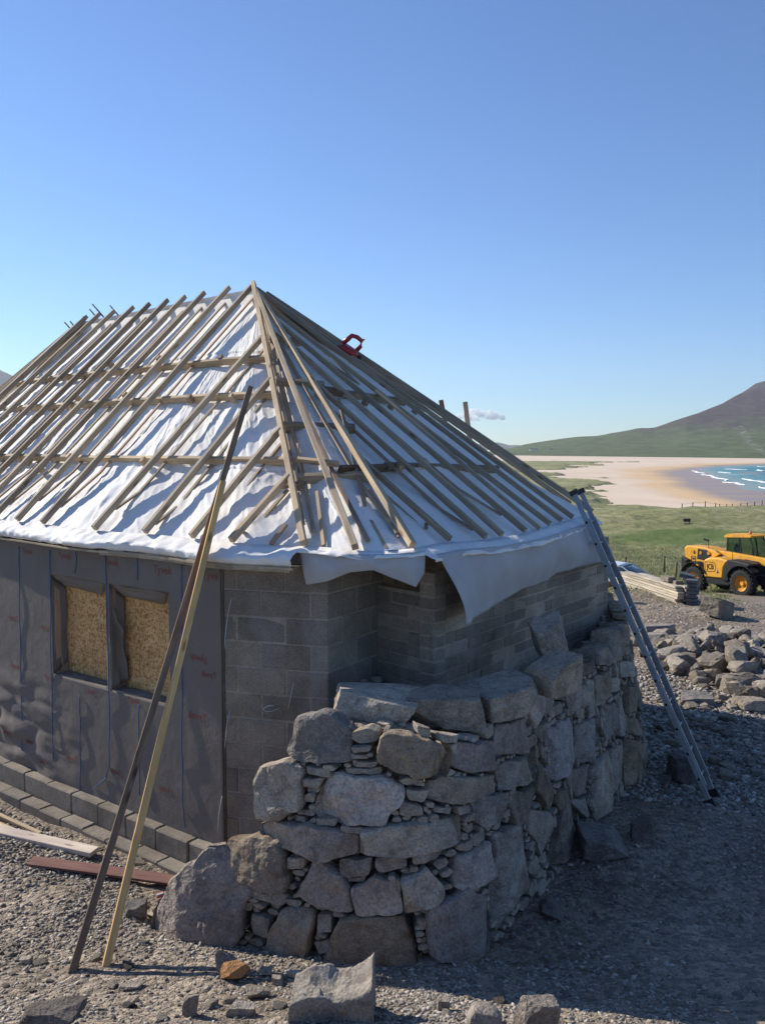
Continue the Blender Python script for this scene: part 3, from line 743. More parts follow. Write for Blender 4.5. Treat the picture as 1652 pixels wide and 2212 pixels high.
# end plane
tph = lambda px, py: h2+(APEX-h2)*np.linspace(0, 1, 300)[np.argmin(((proj(h2+(APEX-h2)*np.linspace(0, 1, 300)[:, None])-np.array([px, py]))**2).sum(1))]
for bx, tp in ((971, (802, 975)), (1046, (708, 799)), (1082, (655, 722)), (1133, (618, 678)), (1186, (592, 645)), (1211, (575, 628)), (1235, (560, 617))):
    sb = s_of(bx); top = tph(*tp) if bx < 1211 else APEX+(h2-APEX)*.02; raft_line(sb, top, ext=-.02, w_=.043, h_=.052)
    if bx in (971, 1046, 1133): batten_pair(sb, top)
sb = s_of(1165); raft_line(sb, APEX+(smE(np.array([sb]))[0]-APEX)*.5, ext=0, lift=-.02, w_=.04, h_=.04)
for sb in np.arange(cum[len(Ew)-1]+1.0, cum[len(Ew)+5], .5): raft_line(sb, APEX+(smE(np.array([sb]))[0]-APEX)*.05)
# extra laths on the sunless side and a cut-off near the corner
for a, b_, w_ in (((700, 776), (770, 826), .03), ((716, 772), (775, 830), .03)):
    pa, pb = [on_plane(x, y, APEX-UP*.05, Sn(np.array([s_of(1082)]), np.array([0.]))[0]) for x, y in (a, b_)]
    beam_obj('lath', pa, pb, w_, .02, M_TREAT, roof, up=Sn(np.array([s_of(1082)]), np.array([0.]))[0])
def on_roof(px, py, lift, s0=-4.5, s1=None):
    s1 = s1 or cum[len(Ew)-1]; sg = np.linspace(s0, s1, 500); tg = np.linspace(0, 1, 200); A, B = np.meshgrid(sg, tg, indexing='ij')
    Q = S(A, B)+Sn(A, B)*lift; pj_ = proj(Q); d = ((pj_-np.array([px, py]))**2).sum(-1); i = np.unravel_index(np.argmin(d), d.shape); return Q[i], A[i], B[i]
for a, b_, mt in (((583, 1178), (617, 1135), M_REDW),):
    (pa, sa, _), (pb, _, _) = on_roof(*a, -.035), on_roof(*b_, -.035); beam_obj('offcut', pa, pb, .04, .03, mt, roof, up=Sn(np.array([sa]), np.array([0.]))[0])
# thin laths in the corner bay that lie on the membrane
for a, b_, mt in (((835, 1185), (800, 1125), M_WOOD), ((862, 1160), (800, 1060), M_REDW), ((700, 1180), (685, 1060), M_WOOD), ((730, 860), (790, 1090), M_TREAT), ((640, 960), (652, 1060), M_REDW), ((600, 808), (640, 960), M_REDW)):
    (pa, sa, ta), (pb, _, tb) = on_roof(*a, -.05), on_roof(*b_, -.10); beam_obj('lath', pa, pb, .032, .02, mt, roof, up=Sn(np.array([sa]), np.array([0.]))[0])

# --- horizontal timbers
def t_on(p, q, px, py):
    k = np.linspace(0, 1, 600); pr_ = proj(p+(q-p)*k[:, None]); return k[np.argmin(((pr_-np.array([px, py]))**2).sum(1))]
def purlin(name, s0, s1, t_, mat, w_=.047, h_=.085, n=1, drop=None):
    A = np.array([s0, s1]); Pq = S(A, np.array([t_, t_])); Nq = Sn(A, A*0); dp = RH/2+h_/2+.002 if drop is None else drop
    beam_obj(name, Pq[0]-Nq[0]*dp, Pq[1]-Nq[1]*dp, w_, h_, mat, roof, up=nrm(Nq[0]+Nq[1]))
def plevel(px, py): return t_on(h1, APEX, px, py)
for (px, py, ext) in ((607, 985, .0), (583, 842, .0), (571, 763, 0)):
    t_ = plevel(px, py)
    # eave position where the level meets hip 1 follows the slant of the parallel rafters
    cuts = [-6.2, -3.4, -.9, s_h1*.45, s_h1+.03]
    def s_at(sc_):            # parallel rafters lean toward the apex: convert eave run to fan parameter
        return sc_
    for a, b in zip(cuts[:-1], cuts[1:]): purlin('purlin', a-.02, b+.02, t_, M_WOOD, drop=RH/2+.045+(RNG.random()*.003))
Nh = Sn(np.array([s_mid]), np.array([0.]))[0]
def cross_piece(a, b_, lift, w_, h_, mat, name='noggin'):
    (pa, sa, _), (pb, sb_, _) = on_roof(*a, lift), on_roof(*b_, lift)
    beam_obj(name, pa, pb, w_, h_, mat, roof, up=nrm(Sn(np.array([sa]), np.array([0.]))[0]+Sn(np.array([sb_]), np.array([0.]))[0]))
for a, b_, l, w_, h_, mt in (((583, 733), (650, 740), -.06, .06, .08, M_TREAT), ((597, 825), (700, 834), -.06, .06, .085, M_TREAT), ((690, 842), (735, 850), -.07, .06, .08, M_DKPOLE),
        ((612, 920), (765, 926), -.065, .07, .09, M_TREAT), ((643, 1036), (808, 1028), -.065, .06, .09, M_TREAT), ((600, 1050), (655, 1042), -.08, .045, .04, M_REDW), ((640, 993), (728, 1001), -.05, .045, .05, M_WOOD),
        ((735, 1012), (835, 1010), -.09, .05, .07, M_DKPOLE), ((738, 850), (885, 856), -.075, .047, .085, M_TREAT), ((830, 1008), (1085, 993), -.075, .047, .085, M_TREAT)):
    cross_piece(a, b_, l, w_, h_, mt)
# packing blocks against the purlins
for px, py in ((88, 1012), (168, 862), (154, 990), (272, 858), (312, 1000), (412, 862), (502, 860), (60, 996), (241, 790), (345, 778), (479, 778), (790, 868), (847, 876), (903, 882), (862, 1005), (915, 1003)):
    p, sa, ta = on_roof(px, py, -.07); n = Sn(np.array([sa]), np.array([0.]))[0]; d = nrm(S(np.array([sa]), np.array([1.]))[0]-p)
    beam_obj('packing_block', p-d*.03, p+d*.04, .045, .10, M_WOOD if RNG.random() < .6 else M_REDW, roof, up=n)

# ------------------------------------------------------------------ walls
W0 = np.array([-1.39, 7.46]); WD = nrm(np.array([-.80, .60])); WN = np.array([-WD[1], WD[0]]); WN = WN if WN[1] < 0 else -WN
WN3 = np.array([WN[0], WN[1], 0]); WD3 = np.array([WD[0], WD[1], 0]); W03 = np.array([W0[0], W0[1], 0])
ZP = .06
def curve_off(s): return .02-.0073*(np.clip(s, -.8, 8)-1)**2      # the wall bows outward gently
def WP(s, z):
    s = np.asarray(s, float); z = np.asarray(z, float); c = curve_off(s)
    return np.stack([W0[0]+WD[0]*s+WN[0]*c, W0[1]+WD[1]*s+WN[1]*c, z+0*s], -1)
def wsz(px, py):
    p = on_plane(px, py, W03, WN3); return float(np.dot(p[:2]-W0, WD)), float(p[2])
WT = ZE-.12
op = []
for q in (((113, 1246), (234, 1256), (236, 1482), (118, 1461)), ((241, 1263), (374, 1277), (368, 1518), (245, 1492))):
    c = [wsz(*p) for p in q]; s1 = (c[0][0]+c[3][0])/2; s0 = (c[1][0]+c[2][0])/2; zt = (c[0][1]+c[1][1])/2; zb = (c[2][1]+c[3][1])/2; op.append((s0, s1, zb, zt))
zt_ = sum(o_[3] for o_ in op)/2; zb_ = sum(o_[2] for o_ in op)/2; op = [(a, b, zb_, zt_) for a, b, _, _ in op]
sv = sorted(set([round(x, 4) for x in np.arange(0, 7.6, .025)]+[x for o_ in op for x in o_[:2]])); zv = sorted(set([round(x, 4) for x in np.arange(ZP-.02, WT+.02, .025)]+[zb_, zt_]))
SG, ZG = np.meshgrid(sv, zv, indexing='ij'); P = WP(SG, ZG)
low = np.clip((SG-2.0)/1.2, 0, 1)*np.clip((1.25-ZG)/.7, 0, 1)
inside = np.zeros(SG.shape); 
for a, b, c, d in op: inside = np.maximum(inside, np.clip(1-np.maximum(np.maximum(a-SG, SG-b), np.maximum(c-ZG, ZG-d))/.1, 0, 1))
n1 = .0018*fbm(np.stack([SG*2.2, ZG*1.8, SG*0], -1), 3, 60)
n2 = .05*(np.abs(fbm(np.stack([SG*1.2+ZG*2.0, ZG*4.5-SG*1.2, SG*0], -1), 3, 61))-.25)*low
d_ = (n1+n2)*(1-inside)+.004
P = P+WN3*d_[..., None]
mid = (np.array(sv)[:-1]+np.array(sv)[1:])/2; midz = (np.array(zv)[:-1]+np.array(zv)[1:])/2; MS, MZ = np.meshgrid(mid, midz, indexing='ij'); hole = np.zeros(MS.shape, bool)
for a, b, c, d in op: hole |= (MS > a) & (MS < b) & (MZ > c) & (MZ < d)
wrap = grid_obj('wall_wrap', P, M_TYV, HO, mask=~hole, thick=.002); tag(wrap, label='dark grey breather wrap with faded red print')
# solid wall behind
mb = MB(); REC = .17
def wbox(s0, s1, z0, z1, d0, d1, m_=None, tone=.5):
    m_ = m_ or mb; n = max(1, int((s1-s0)/.5)); 
    for k in range(n):
        a = s0+(s1-s0)*k/n; b = s0+(s1-s0)*(k+1)/n; V = []
        for z in (z0, z1):
            for s_, d in ((a, d0), (b, d0), (b, d1), (a, d1)): V.append(WP(s_, z)+WN3*d)
        m_.add(V, [(0, 1, 2, 3), (7, 6, 5, 4), (0, 4, 5, 1), (1, 5, 6, 2), (2, 6, 7, 3), (3, 7, 4, 0)], None, tone)
(a1, b1, zb, zt), (a2, b2, _, _) = op
wbox(0, a2, 0, WT, -.30, -.012); wbox(b2, a1, zb, zt, -.30, -.012); wbox(b1, 7.6, 0, WT, -.30, -.012)
wbox(a2, b1, 0, zb, -.30, -.012); wbox(a2, b1, zt, WT, -.30, -.012)
mb.build('wall_core', M_MORT, HO)
for k, (a, b, c, d) in enumerate(op):
    wr_ = bpy.data.objects.new('window_opening', None); 
    f = MB(); wbox(a, b, c, d, -REC-.018, -REC, f); win = f.build('window_board', M_OSB, HO); tag(win, label='strand board closing the window')
    # reveal linings of wrap, flaps cut from the opening and folded in
    def sheet(name, q, mat=M_TYV, n=14, sag=.01, sd=0):
        q = [np.asarray(x, float) for x in q]; G = np.zeros((n+1, n+1, 3)); nn = nrm(np.cross(q[1]-q[0], q[3]-q[0]))
        for i in range(n+1):
            for j in range(n+1):
                u, v = i/n, j/n; G[i, j] = (q[0]*(1-u)+q[1]*u)*(1-v)+(q[3]*(1-u)+q[2]*u)*v+nn*sag*(vn(np.array([[u*3+sd, v*3, sd]]))[0]+1.2*sin(pi*u)*sin(pi*v))
        grid_obj(name, G, mat, win, thick=.003)
    e = lambda s_, z, dd_: WP(s_, z)+WN3*dd_
    # camera stands right of and above the windows: far (left) reveal and sill show
    sheet('side_flap', [e(b-.003, c, 0), e(b-.003, d-.02, 0), e(b-.02, d-.14, -REC+.02), e(b-.02, c+.10, -REC+.02)], sd=k)
    sheet('top_flap', [e(a, d, .004), e(b, d, .004), e(b-.10, d-.12, -.09), e(a+.15, d-.14, -.07)], sag=.012, sd=k+5)
    sheet('bottom_flap', [e(a, c, 0), e(b, c, 0), e(b-.16, c+.015, -REC+.03), e(a+.10, c+.01, -REC+.03)], sag=.006, sd=k+9)
    f = MB(); beam(f, e(a+.004, c, -.10), e(a+.004, d, -.10), .008, .15, WN3); f.build('reveal', M_REDW, win); f = MB(); beam(f, e(b-.004, c, -.10), e(b-.004, d, -.10), .008, .15, WN3); f.build('reveal', M_REDW, win)
    if k == 1: sheet('loose_flap', [e(b-.03, c+.02, -.02), e(b-.02, d-.2, -.01), e(b-.10, d-.45, -.07), e(b-.05, c+.08, -.15)], sag=.03, sd=3)
# printed words
cu = bpy.data.curves.new('t', 'FONT'); cu.body = 'Tyvek'; cu.size = 1; cu.align_x = 'CENTER'; cu.align_y = 'CENTER'; cu.offset = .012
to = bpy.data.objects.new('t', cu); COL.objects.link(to); dg = bpy.context.evaluated_depsgraph_get(); tm = bpy.data.meshes.new_from_object(to.evaluated_get(dg))
TV = np.array([v.co[:] for v in tm.vertices]); TF = [list(p.vertices) for p in tm.polygons]; bpy.data.objects.remove(to); bpy.data.meshes.remove(tm)
TV[:, 1] *= 1.0
def word(px, py, wd, flipx, rot=0., smax=1e9, smin=.02):
    s0, z0 = wsz(px, py); k = wd/np.ptp(TV[:, 0])
    x, y = TV[:, 0]*k, TV[:, 1]*k*1.0
    if flipx < 0: x = -x
    if flipx == -2: y = -y
    x, y = x*cos(rot)-y*sin(rot), x*sin(rot)+y*cos(rot)
    s_ = s0-x; keep = s_ > smin
    pts = WP(s_, z0+y); si = np.clip(np.searchsorted(sv, s_), 0, len(sv)-1); zi = np.clip(np.searchsorted(zv, z0+y), 0, len(zv)-1)
    pts = pts+WN3*(d_[si, zi]+.004)[:, None]
    fc = [f for f in TF if all(keep[f])]
    mb = MB(); mb.add(pts, fc); mb.build('printed_word', M_INK, wrap)
for a in [(59, 1191, .22, 1), (143, 1201, .24, 1), (245, 1214, .24, 1), (356, 1231, .26, 1), (462, 1243, .26, 1), (28, 1336, .2, -1), (99, 1356, .18, -1), (434, 1422, .24, -2), (455, 1457, .2, -1), (31, 1438, .22, 1), (108, 1464, .2, 1),
          (205, 1495, .2, -1), (294, 1513, .2, 1), (431, 1546, .25, -1), (12, 1582, .22, -1), (68, 1604, .2, -1), (96, 1646, .2, -1), (158, 1637, .22, -1), (257, 1668, .22, -2), (364, 1706, .23, -2), (20, 1660, .2, 1)]:
    word(*a)
# blue cords down the wrap
def cord(pts, mat=M_BLUE, r=.0045, name='cord', par=None, base=.012):
    mb = MB(); P_ = []
    for i in range(len(pts)-1):
        for k in range(8):
            t_ = k/8; x = pts[i][0]*(1-t_)+pts[i+1][0]*t_; y = pts[i][1]*(1-t_)+pts[i+1][1]*t_; s_, z = wsz(x, y); P_.append(WP(s_, z)+WN3*(base+.004*sin(k+i)))
    s_, z = wsz(*pts[-1]); P_.append(WP(s_, z)+WN3*base); tube(mb, P_, r, 6); mb.build(name, mat, par or wrap, smooth=True)
for pts in ([(41, 1180), (42, 1300), (46, 1500), (47, 1620), (44, 1640)], [(111, 1188), (113, 1400), (117, 1600), (118, 1660), (122, 1672)], [(234, 1190), (237, 1350), (242, 1500), (242, 1650), (234, 1680), (206, 1703)], [(398, 1208), (399, 1400), (399, 1620), (401, 1740), (406, 1785)],
            [(169, 1192), (170, 1215), (166, 1238)], [(303, 1203), (303, 1252)], [(177, 1500), (178, 1600), (178, 1705)], [(306, 1520), (308, 1715)]):
    cord(pts, base=.013)
# plinth courses at the wall foot
def courses(mb, s0, s1, z0, z1, d0, d1, L, gap=.008, ph=0.):
    s = s0-ph
    while s < s1:
        a, b = max(s, s0), min(s+L-gap, s1)
        if b-a > .03:
            c = WP((a+b)/2, (z0+z1)/2)+WN3*((d0+d1)/2+(RNG.random()-.5)*.014); tz = (RNG.random()-.5)*.01
            cbox(mb, c+UP*tz, WD3, WN3, UP, b-a, d1-d0, z1-z0, .012, RNG.random(), .006)
        s += L
mb = MB(); courses(mb, -.45, 7, -.18, ZP, -.02, .12, .45, ph=.1); mb.build('footing_course', M_BLOCK, HO, tone=True)
mb = MB(); courses(mb, -.75, 7, -.36, -.13, .13, .29, .38, ph=.2); mb.build('lower_footing_course', M_BLOCK, HO, tone=True)
# block piers
def blockwork(mb, mort, p0, p1, z0, z1, hc, L, th, gap=.010, ph0=0, nsign=1, rough=.008):
    p0 = np.array([*p0, 0.]); p1 = np.array([*p1, 0.]); ex = nrm(p1-p0); en = np.cross(ex, UP)*nsign; W_ = np.linalg.norm(p1-p0); z = z0; r = 0
    while z < z1-.02:
        zz = min(z+hc, z1); x = -(ph0+(r % 2)*L/2); 
        while x < W_:
            a, b = max(x, 0), min(x+L-gap, W_)
            if b-a > .03:
                cbox(mb, p0+ex*(a+b)/2+UP*(z+zz-gap)/2-en*(th/2)+en*(RNG.random()-.5)*rough, ex, en, UP, b-a, th, zz-z-gap, .008, RNG.random(), .004)
            x += L
        z = zz; r += 1
    cbox(mort, p0+ex*W_/2+UP*(z0+z1)/2-en*(th/2+.003), ex, en, UP, W_-.006, th-.004, z1-z0-.006, .004, .6)
mb = MB(); mo = MB()
PA = np.array([-1.375, 7.45]); PB = PA+np.array([.945, -.26])*.97; PC = PB+np.array([.50, .80])*.95
blockwork(mb, mo, PA, PB, -.1, WT+.02, .225, .45, .22, ph0=.1); blockwork(mb, mo, PB, PC, -.1, WT-.02, .225, .45, .2, ph0=.0)
pier = mb.build('block_pier', M_BLOCK, HO, tone=True); mo.build('mortar', M_MORT, pier, tone=True)
CO = on_plane(937, 1400, (0, 7.35, 0), Y_)[:2]; WF = atz(1312, 1330, 1.55)[:2]
mb = MB(); mo = MB()
zin = atd(850, 1276, 7.55)[2]
blockwork(mb, mo, PC+np.array([-.25, .12]), CO, .3, zin, .112, .44, .15, ph0=.2, rough=.02)
ew = nrm(np.array([*(WF-CO), 0.]))[:2]
blockwork(mb, mo, CO+ew*.0, WF, .3, 2.52, .112, .45, .15, ph0=.1, rough=.014)
# round the far corner and along the back
blockwork(mb, mo, WF, (2.55, 12.2), -.3, 2.5, .225, .45, .15); blockwork(mb, mo, (2.55, 12.2), (.3, 13.9), -.3, 2.5, .225, .45, .15); blockwork(mb, mo, (.3, 13.9), (-3, 16.8), -.3, 2.5, .225, .45, .15)
ei = mb.build('end_wall', M_BLOCK, HO, tone=True); mo.build('mortar', M_MORT, ei, tone=True)
# strings hanging on the pier
for pts in ([(500, 1292), (492, 1330), (486, 1380), (487, 1400)], [(497, 1535), (490, 1570), (486, 1615)], [(480, 1720), (473, 1760), (471, 1800)], [(634, 1475), (628, 1505), (623, 1530)]):
    mb = MB(); tube(mb, [on_plane(x, y, (PA[0], PA[1]-.03, 0), np.array([.26, .945, 0])) for x, y in pts], .0035, 5); mb.build('string', M_STRING, HO, smooth=True)
pc = [on_plane(x, y, (PA[0], PA[1]-.035, 0), np.array([.26, .945, 0])) for x, y in ((568, 1533), (574, 1527), (582, 1524), (592, 1524))]
mb = MB(); tube(mb, pc, .006, 6); tube(mb, [pc[0], pc[1]-UP*.04, pc[2]-UP*.05+X_*.02, pc[3]-UP*.02+X_*.05], .003, 5); mb.build('wall_tie', M_STRING, HO, smooth=True)

# --- hanging roof membrane, shade put into its grey
def hang(name, top, bot, n=60, m_=22, bulge=.05, seed=0, fold=.02, mat=M_FLAP):
    """top/bot: matching lists of world points"""
    top = np.array(top); bot = np.array(bot); k = np.linspace(0, len(top)-1, n+1); T3 = np.stack([np.interp(k, range(len(top)), top[:, i]) for i in range(3)], -1); B3 = np.stack([np.interp(k, range(len(bot)), bot[:, i]) for i in range(3)], -1)
    v = np.linspace(0, 1, m_+1); G = T3[:, None]*(1-v)[None, :, None]+B3[:, None]*v[None, :, None]
    ex = nrm(top[-1]-top[0]); nn = nrm(np.cross(ex, UP)); nn = nn if nn[1] < 0 else -nn
    U = np.repeat(k[:, None], m_+1, 1); Vv = np.repeat(v[None], n+1, 0)
    dz_ = bulge*np.sin(pi*np.clip(Vv*1.0, 0, 1))+fold*fbm(np.stack([U*1.4+seed, Vv*1.2, U*0], -1), 3, 70+seed)*np.clip(Vv*3, 0.15, 1)
    G = G+nn*dz_[..., None]; return grid_obj(name, G, mat, roof, thick=.004)
def ev(px, extra=.19, dz=-.07):
    s_ = s_of(px); o_ = outd(np.array([s_]))[0]; return interp_rows(np.array([s_]))[0]+o_*.055-UP*.022
def edge_pts(pxs, extra=.17, dz=-.075): return [ev(x, extra, dz) for x in pxs]
def below(pt, px, py, push=.0):
    d = pt[1]-push; return atd(px, py, d)
tp = edge_pts([648, 700, 755, 805, 850, 885, 912]); bt = [below(t_, x, y, .02+.02*((i % 2))) for i, (t_, (x, y)) in enumerate(zip(tp, [(661, 1264), (708, 1255), (757, 1236), (807, 1232), (852, 1251), (898, 1268), (917, 1236)]))]
tag(hang('hanging_membrane', tp, bt, bulge=.03, fold=.02, seed=1), label='short membrane flap curling over the corner, shade painted into its grey')
sE = np.linspace(s_of(915), s_of(1235)+.35, 9); tp = [interp_rows(np.array([s]))[0]+outd(np.array([s]))[0]*.165-UP*.045 for s in sE]
pxt = [proj(p)[0] for p in tp]
hemx = [1005, 1035, 1080, 1130, 1180, 1197, 1245, 1290, 1330]; hemy = [1351, 1328, 1301, 1274, 1257, 1240, 1226, 1215, 1208]
bt = [below(t_, x, y, -.12) for t_, x, y in zip(tp, hemx, hemy)]
tag(hang('hanging_membrane', tp, bt, n=120, bulge=.05, fold=.03, seed=4), label='long membrane sheet hanging over the end wall, shade painted into its grey')

# ------------------------------------------------------------------ battered dry stone skin
BP = np.array([(-2.35, 7.55), (-1.98, 6.95), (-1.70, 6.52), (-1.30, 6.16), (-.85, 5.88), (-.35, 5.66), (.15, 5.52), (.52, 5.62), (.84, 6.0), (1.37, 6.95), (2.08, 8.12), (2.68, 9.1), (3.02, 9.75), (3.22, 10.5), (3.2, 11.5), (2.9, 12.6)])
bs = np.concatenate([[0], np.cumsum(np.linalg.norm(np.diff(BP, axis=0), axis=1))]); BL = bs[-1]
def Bc(s):
    r = 0
    for d in (-.3, -.15, 0, .15, .3): r = r+np.stack([np.interp(np.clip(s+d, 0, BL), bs, BP[:, 0]), np.interp(np.clip(s+d, 0, BL), bs, BP[:, 1])], -1)
    return r/5
def Bn(s):
    t_ = Bc(s+.1)-Bc(s-.1); t_ = t_/np.linalg.norm(t_, axis=-1, keepdims=True); return np.stack([t_[..., 1], -t_[..., 0]], -1)
BAT = .16
def WF3(s, h, d=0.):
    s = np.asarray(s, float); h = np.asarray(h, float); n = Bn(s); b = Bc(s)+n*(-BAT*h+d)[..., None]; return np.stack([b[..., 0], b[..., 1], h], -1)
sG = np.linspace(0, BL, 900); hG = np.linspace(-.35, 2.2, 360); SGr, HGr = np.meshgrid(sG, hG, indexing='ij'); LUT = proj(WF3(SGr, HGr)); NB = Bn(SGr)
Vw = WF3(SGr, HGr)-np.array([0, 0, H]); face_ok = (NB[..., 0]*Vw[..., 0]+NB[..., 1]*Vw[..., 1]) < 0
def sh_of(px, py):
    d = (LUT[..., 0]-px)**2+(LUT[..., 1]-py)**2+np.where(face_ok, 0, 1e6); i = np.unravel_index(np.argmin(d), d.shape); return SGr[i], HGr[i], d[i]
def c7(p): return (298.7+.5165*p[0], 1450.6+.5165*p[1])
def c6(p): return (969.3+.4132*p[0], 1194.6+.4132*p[1])
ST7 = [[(100,970),(180,810),(290,745),(380,760),(385,840),(450,920),(430,1060),(430,1135),(200,1085),(110,1030)],
[(385,700),(510,680),(590,710),(620,760),(625,920),(560,910),(400,870),(370,820)],
[(520,640),(560,620),(740,640),(925,680),(925,760),(770,782),(650,745),(520,680)],
[(500,460),(530,390),(640,350),(690,400),(700,480),(690,570),(590,620),(505,610)],
[(625,330),(650,200),(750,165),(830,190),(885,260),(880,375),(690,370)],
[(890,250),(960,232),(1010,260),(1000,295),(930,305),(890,285)],
[(1030,260),(1120,255),(1210,280),(1290,330),(1285,430),(1200,445),(1090,420),(1000,370),(1005,300)],
[(740,560),(800,440),(850,425),(1000,435),(1110,475),(1095,560),(1040,600),(1030,635),(850,632),(760,600)],
[(1330,300),(1470,285),(1475,410),(1390,425),(1310,390)],[(1490,220),(1590,190),(1600,330),(1480,360),(1475,300)],
[(1210,460),(1300,440),(1470,430),(1478,500),(1370,550),(1290,555),(1200,520)],
[(950,660),(1100,630),(1340,600),(1345,710),(1240,745),(1080,765),(960,750)],
[(1320,770),(1460,705),(1475,850),(1340,910),(1305,890)],[(650,950),(740,780),(860,850),(908,1000),(800,985),(650,925)],
[(890,900),(1000,860),(1090,870),(1110,1000),(1060,1015),(920,1010)],[(1090,860),(1200,815),(1270,900),(1270,930),(1210,970),(1110,1005)],
[(530,1190),(560,1080),(600,990),(700,975),(740,1010),(735,1090),(700,1210),(560,1195)],
[(790,1260),(820,1090),(850,1030),(960,1020),(1110,1020),(1130,1090),(1170,1180),(1140,1250),(960,1300),(880,1295)],
[(1205,960),(1350,900),(1440,960),(1460,1100),(1430,1210),(1300,1215),(1215,1180)],
[(840,785),(975,780),(970,850),(870,862),(840,840)],[(990,775),(1120,765),(1130,820),(1010,848),(985,820)],[(745,1010),(815,1010),(815,1090),(750,1095)],
[(730,1130),(805,1120),(800,1180),(750,1188)],[(712,1190),(765,1185),(765,1240),(715,1240)],[(1140,760),(1250,730),(1280,760),(1200,800),(1145,800)],
[(630,760),(710,770),(700,820),(625,820)],[(450,895),(620,935),(615,975),(560,960),(450,930)],[(470,1010),(560,1030),(540,1120),(480,1100)],
[(1400,520),(1510,500),(1520,600),(1440,660),(1395,620)],[(1480,400),(1640,320),(1650,450),(1500,495)],[(1115,490),(1225,495),(1190,550),(1120,530)],
[(1085,455),(1130,435),(1195,455),(1180,480),(1110,475)],[(1480,680),(1600,620),(1620,900),(1500,1080),(1460,960)],[(1530,520),(1650,470),(1650,620),(1560,640)],
[(665,380),(700,375),(700,425),(670,420)],[(705,390),(800,400),(810,440),(710,425)],[(690,445),(780,440),(760,485),(700,475)],[(700,482),(765,482),(755,510),(700,505)],[(690,515),(740,515),(735,555),(685,550)],
[(655,575),(740,580),(735,610),(660,600)],[(890,310),(980,305),(975,330),(895,335)],[(885,340),(975,345),(970,365),(890,362)],[(880,372),(1000,378),(990,400),(890,398)],[(860,402),(1020,405),(1015,432),(865,425)],
[(1020,240),(1050,250),(1040,285),(1020,275)],[(1165,225),(1240,240),(1230,295),(1170,270)],[(1245,255),(1345,262),(1330,300),(1250,290)],[(745,610),(835,620),(825,650),(750,640)],[(845,640),(945,648),(945,680),(850,668)],
[(1090,535),(1190,562),(1195,600),(1090,600)],[(1200,545),(1240,545),(1235,575),(1205,570)],[(1240,565),(1310,565),(1300,595),(1235,590)],[(1325,560),(1385,550),(1380,590),(1330,600)],[(925,688),(948,688),(948,765),(927,765)],
[(865,862),(945,858),(945,880),(865,882)],[(450,960),(490,955),(485,1000),(455,995)]]
ST6 = [[(395,720),(470,680),(475,820),(430,925),(405,860)],[(475,670),(510,665),(528,740),(520,830),(480,850)],[(540,700),(640,640),(640,700),(570,770),(540,770)],
[(600,740),(700,680),(700,780),(620,830)],[(705,665),(742,655),(740,800),(712,835)],[(745,640),(820,610),(830,740),(750,800)],[(760,520),(810,470),(828,560),(800,590),(760,580)],[(690,585),(750,545),(755,610),(700,640)],
[(835,400),(875,380),(890,510),(850,580),(832,560)],[(882,372),(950,350),(965,430),(900,520)],[(830,655),(890,645),(905,700),(840,735)],[(880,565),(960,560),(940,640),(890,645)],
[(505,940),(560,890),(650,850),(655,1060),(600,1180),(520,1190)],[(440,900),(505,870),(500,960),(470,1000),(440,950)],[(660,905),(760,850),(785,960),(750,1090),(665,1100)],[(790,790),(860,780),(865,920),(805,990),(785,900)],
[(872,765),(925,900),(900,955),(870,955)],[(970,660),(1040,640),(1050,790),(1000,850),(970,800)],[(910,690),(965,700),(960,820),(915,840)],[(900,970),(990,1000),(1000,1190),(910,1230),(897,1100)],
[(1005,1000),(1070,930),(1085,1080),(1012,1160)],[(832,1015),(888,1005),(892,1180),(832,1290),(828,1150)],[(737,1120),(820,1025),(822,1330),(752,1410),(727,1300)],[(612,1130),(718,1112),(715,1230),(650,1275),(612,1200)],
[(450,1150),(472,1065),(525,1200),(530,1300),(490,1335),(450,1250)],[(400,1340),(520,1350),(530,1500),(470,1580),(400,1450)],[(562,1345),(612,1265),(690,1460),(640,1600),(505,1652),(542,1500)],
[(540,1235),(595,1225),(597,1280),(555,1350),(538,1300)],[(632,1292),(708,1265),(700,1395),(642,1330)],[(1038,765),(1068,765),(1075,900),(1042,950)],[(920,855),(995,875),(985,955),(930,940)],[(962,565),(1010,545),(1030,620),(972,650)],[(967,452),(1000,432),(1010,520),(962,540)],
[(500,895),(555,860),(560,875),(510,925)]]
OUT = [(345,1960),(430,1842),(500,1812),(500,1800),(562,1778),(560,1640),(625,1640),(628,1560),(700,1545),(718,1560),(880,1575),(1035,1575),(1060,1530),(1145,1480),(1210,1470),(1280,1420),(1350,1350),(1390,1400),(1425,1620),(1290,1790),(1190,1910),(1060,2035),(870,2135),(720,2115),(530,2060)]
polys = []
for lst, fn in ((ST7, c7), (ST6, c6)):
    for q in lst:
        pp = []
        for p in q:
            s_, h_, d_e = sh_of(*fn(p)); pp.append((s_, h_))
        pp = np.array(pp); c = pp.mean(0)
        if np.ptp(pp[:, 0]) < .03 or np.ptp(pp[:, 1]) < .02: continue
        polys.append(pp)
def parea(q): x, y = q[:, 0], q[:, 1]; return abs(np.dot(x, np.roll(y, 1))-np.dot(y, np.roll(x, 1)))/2
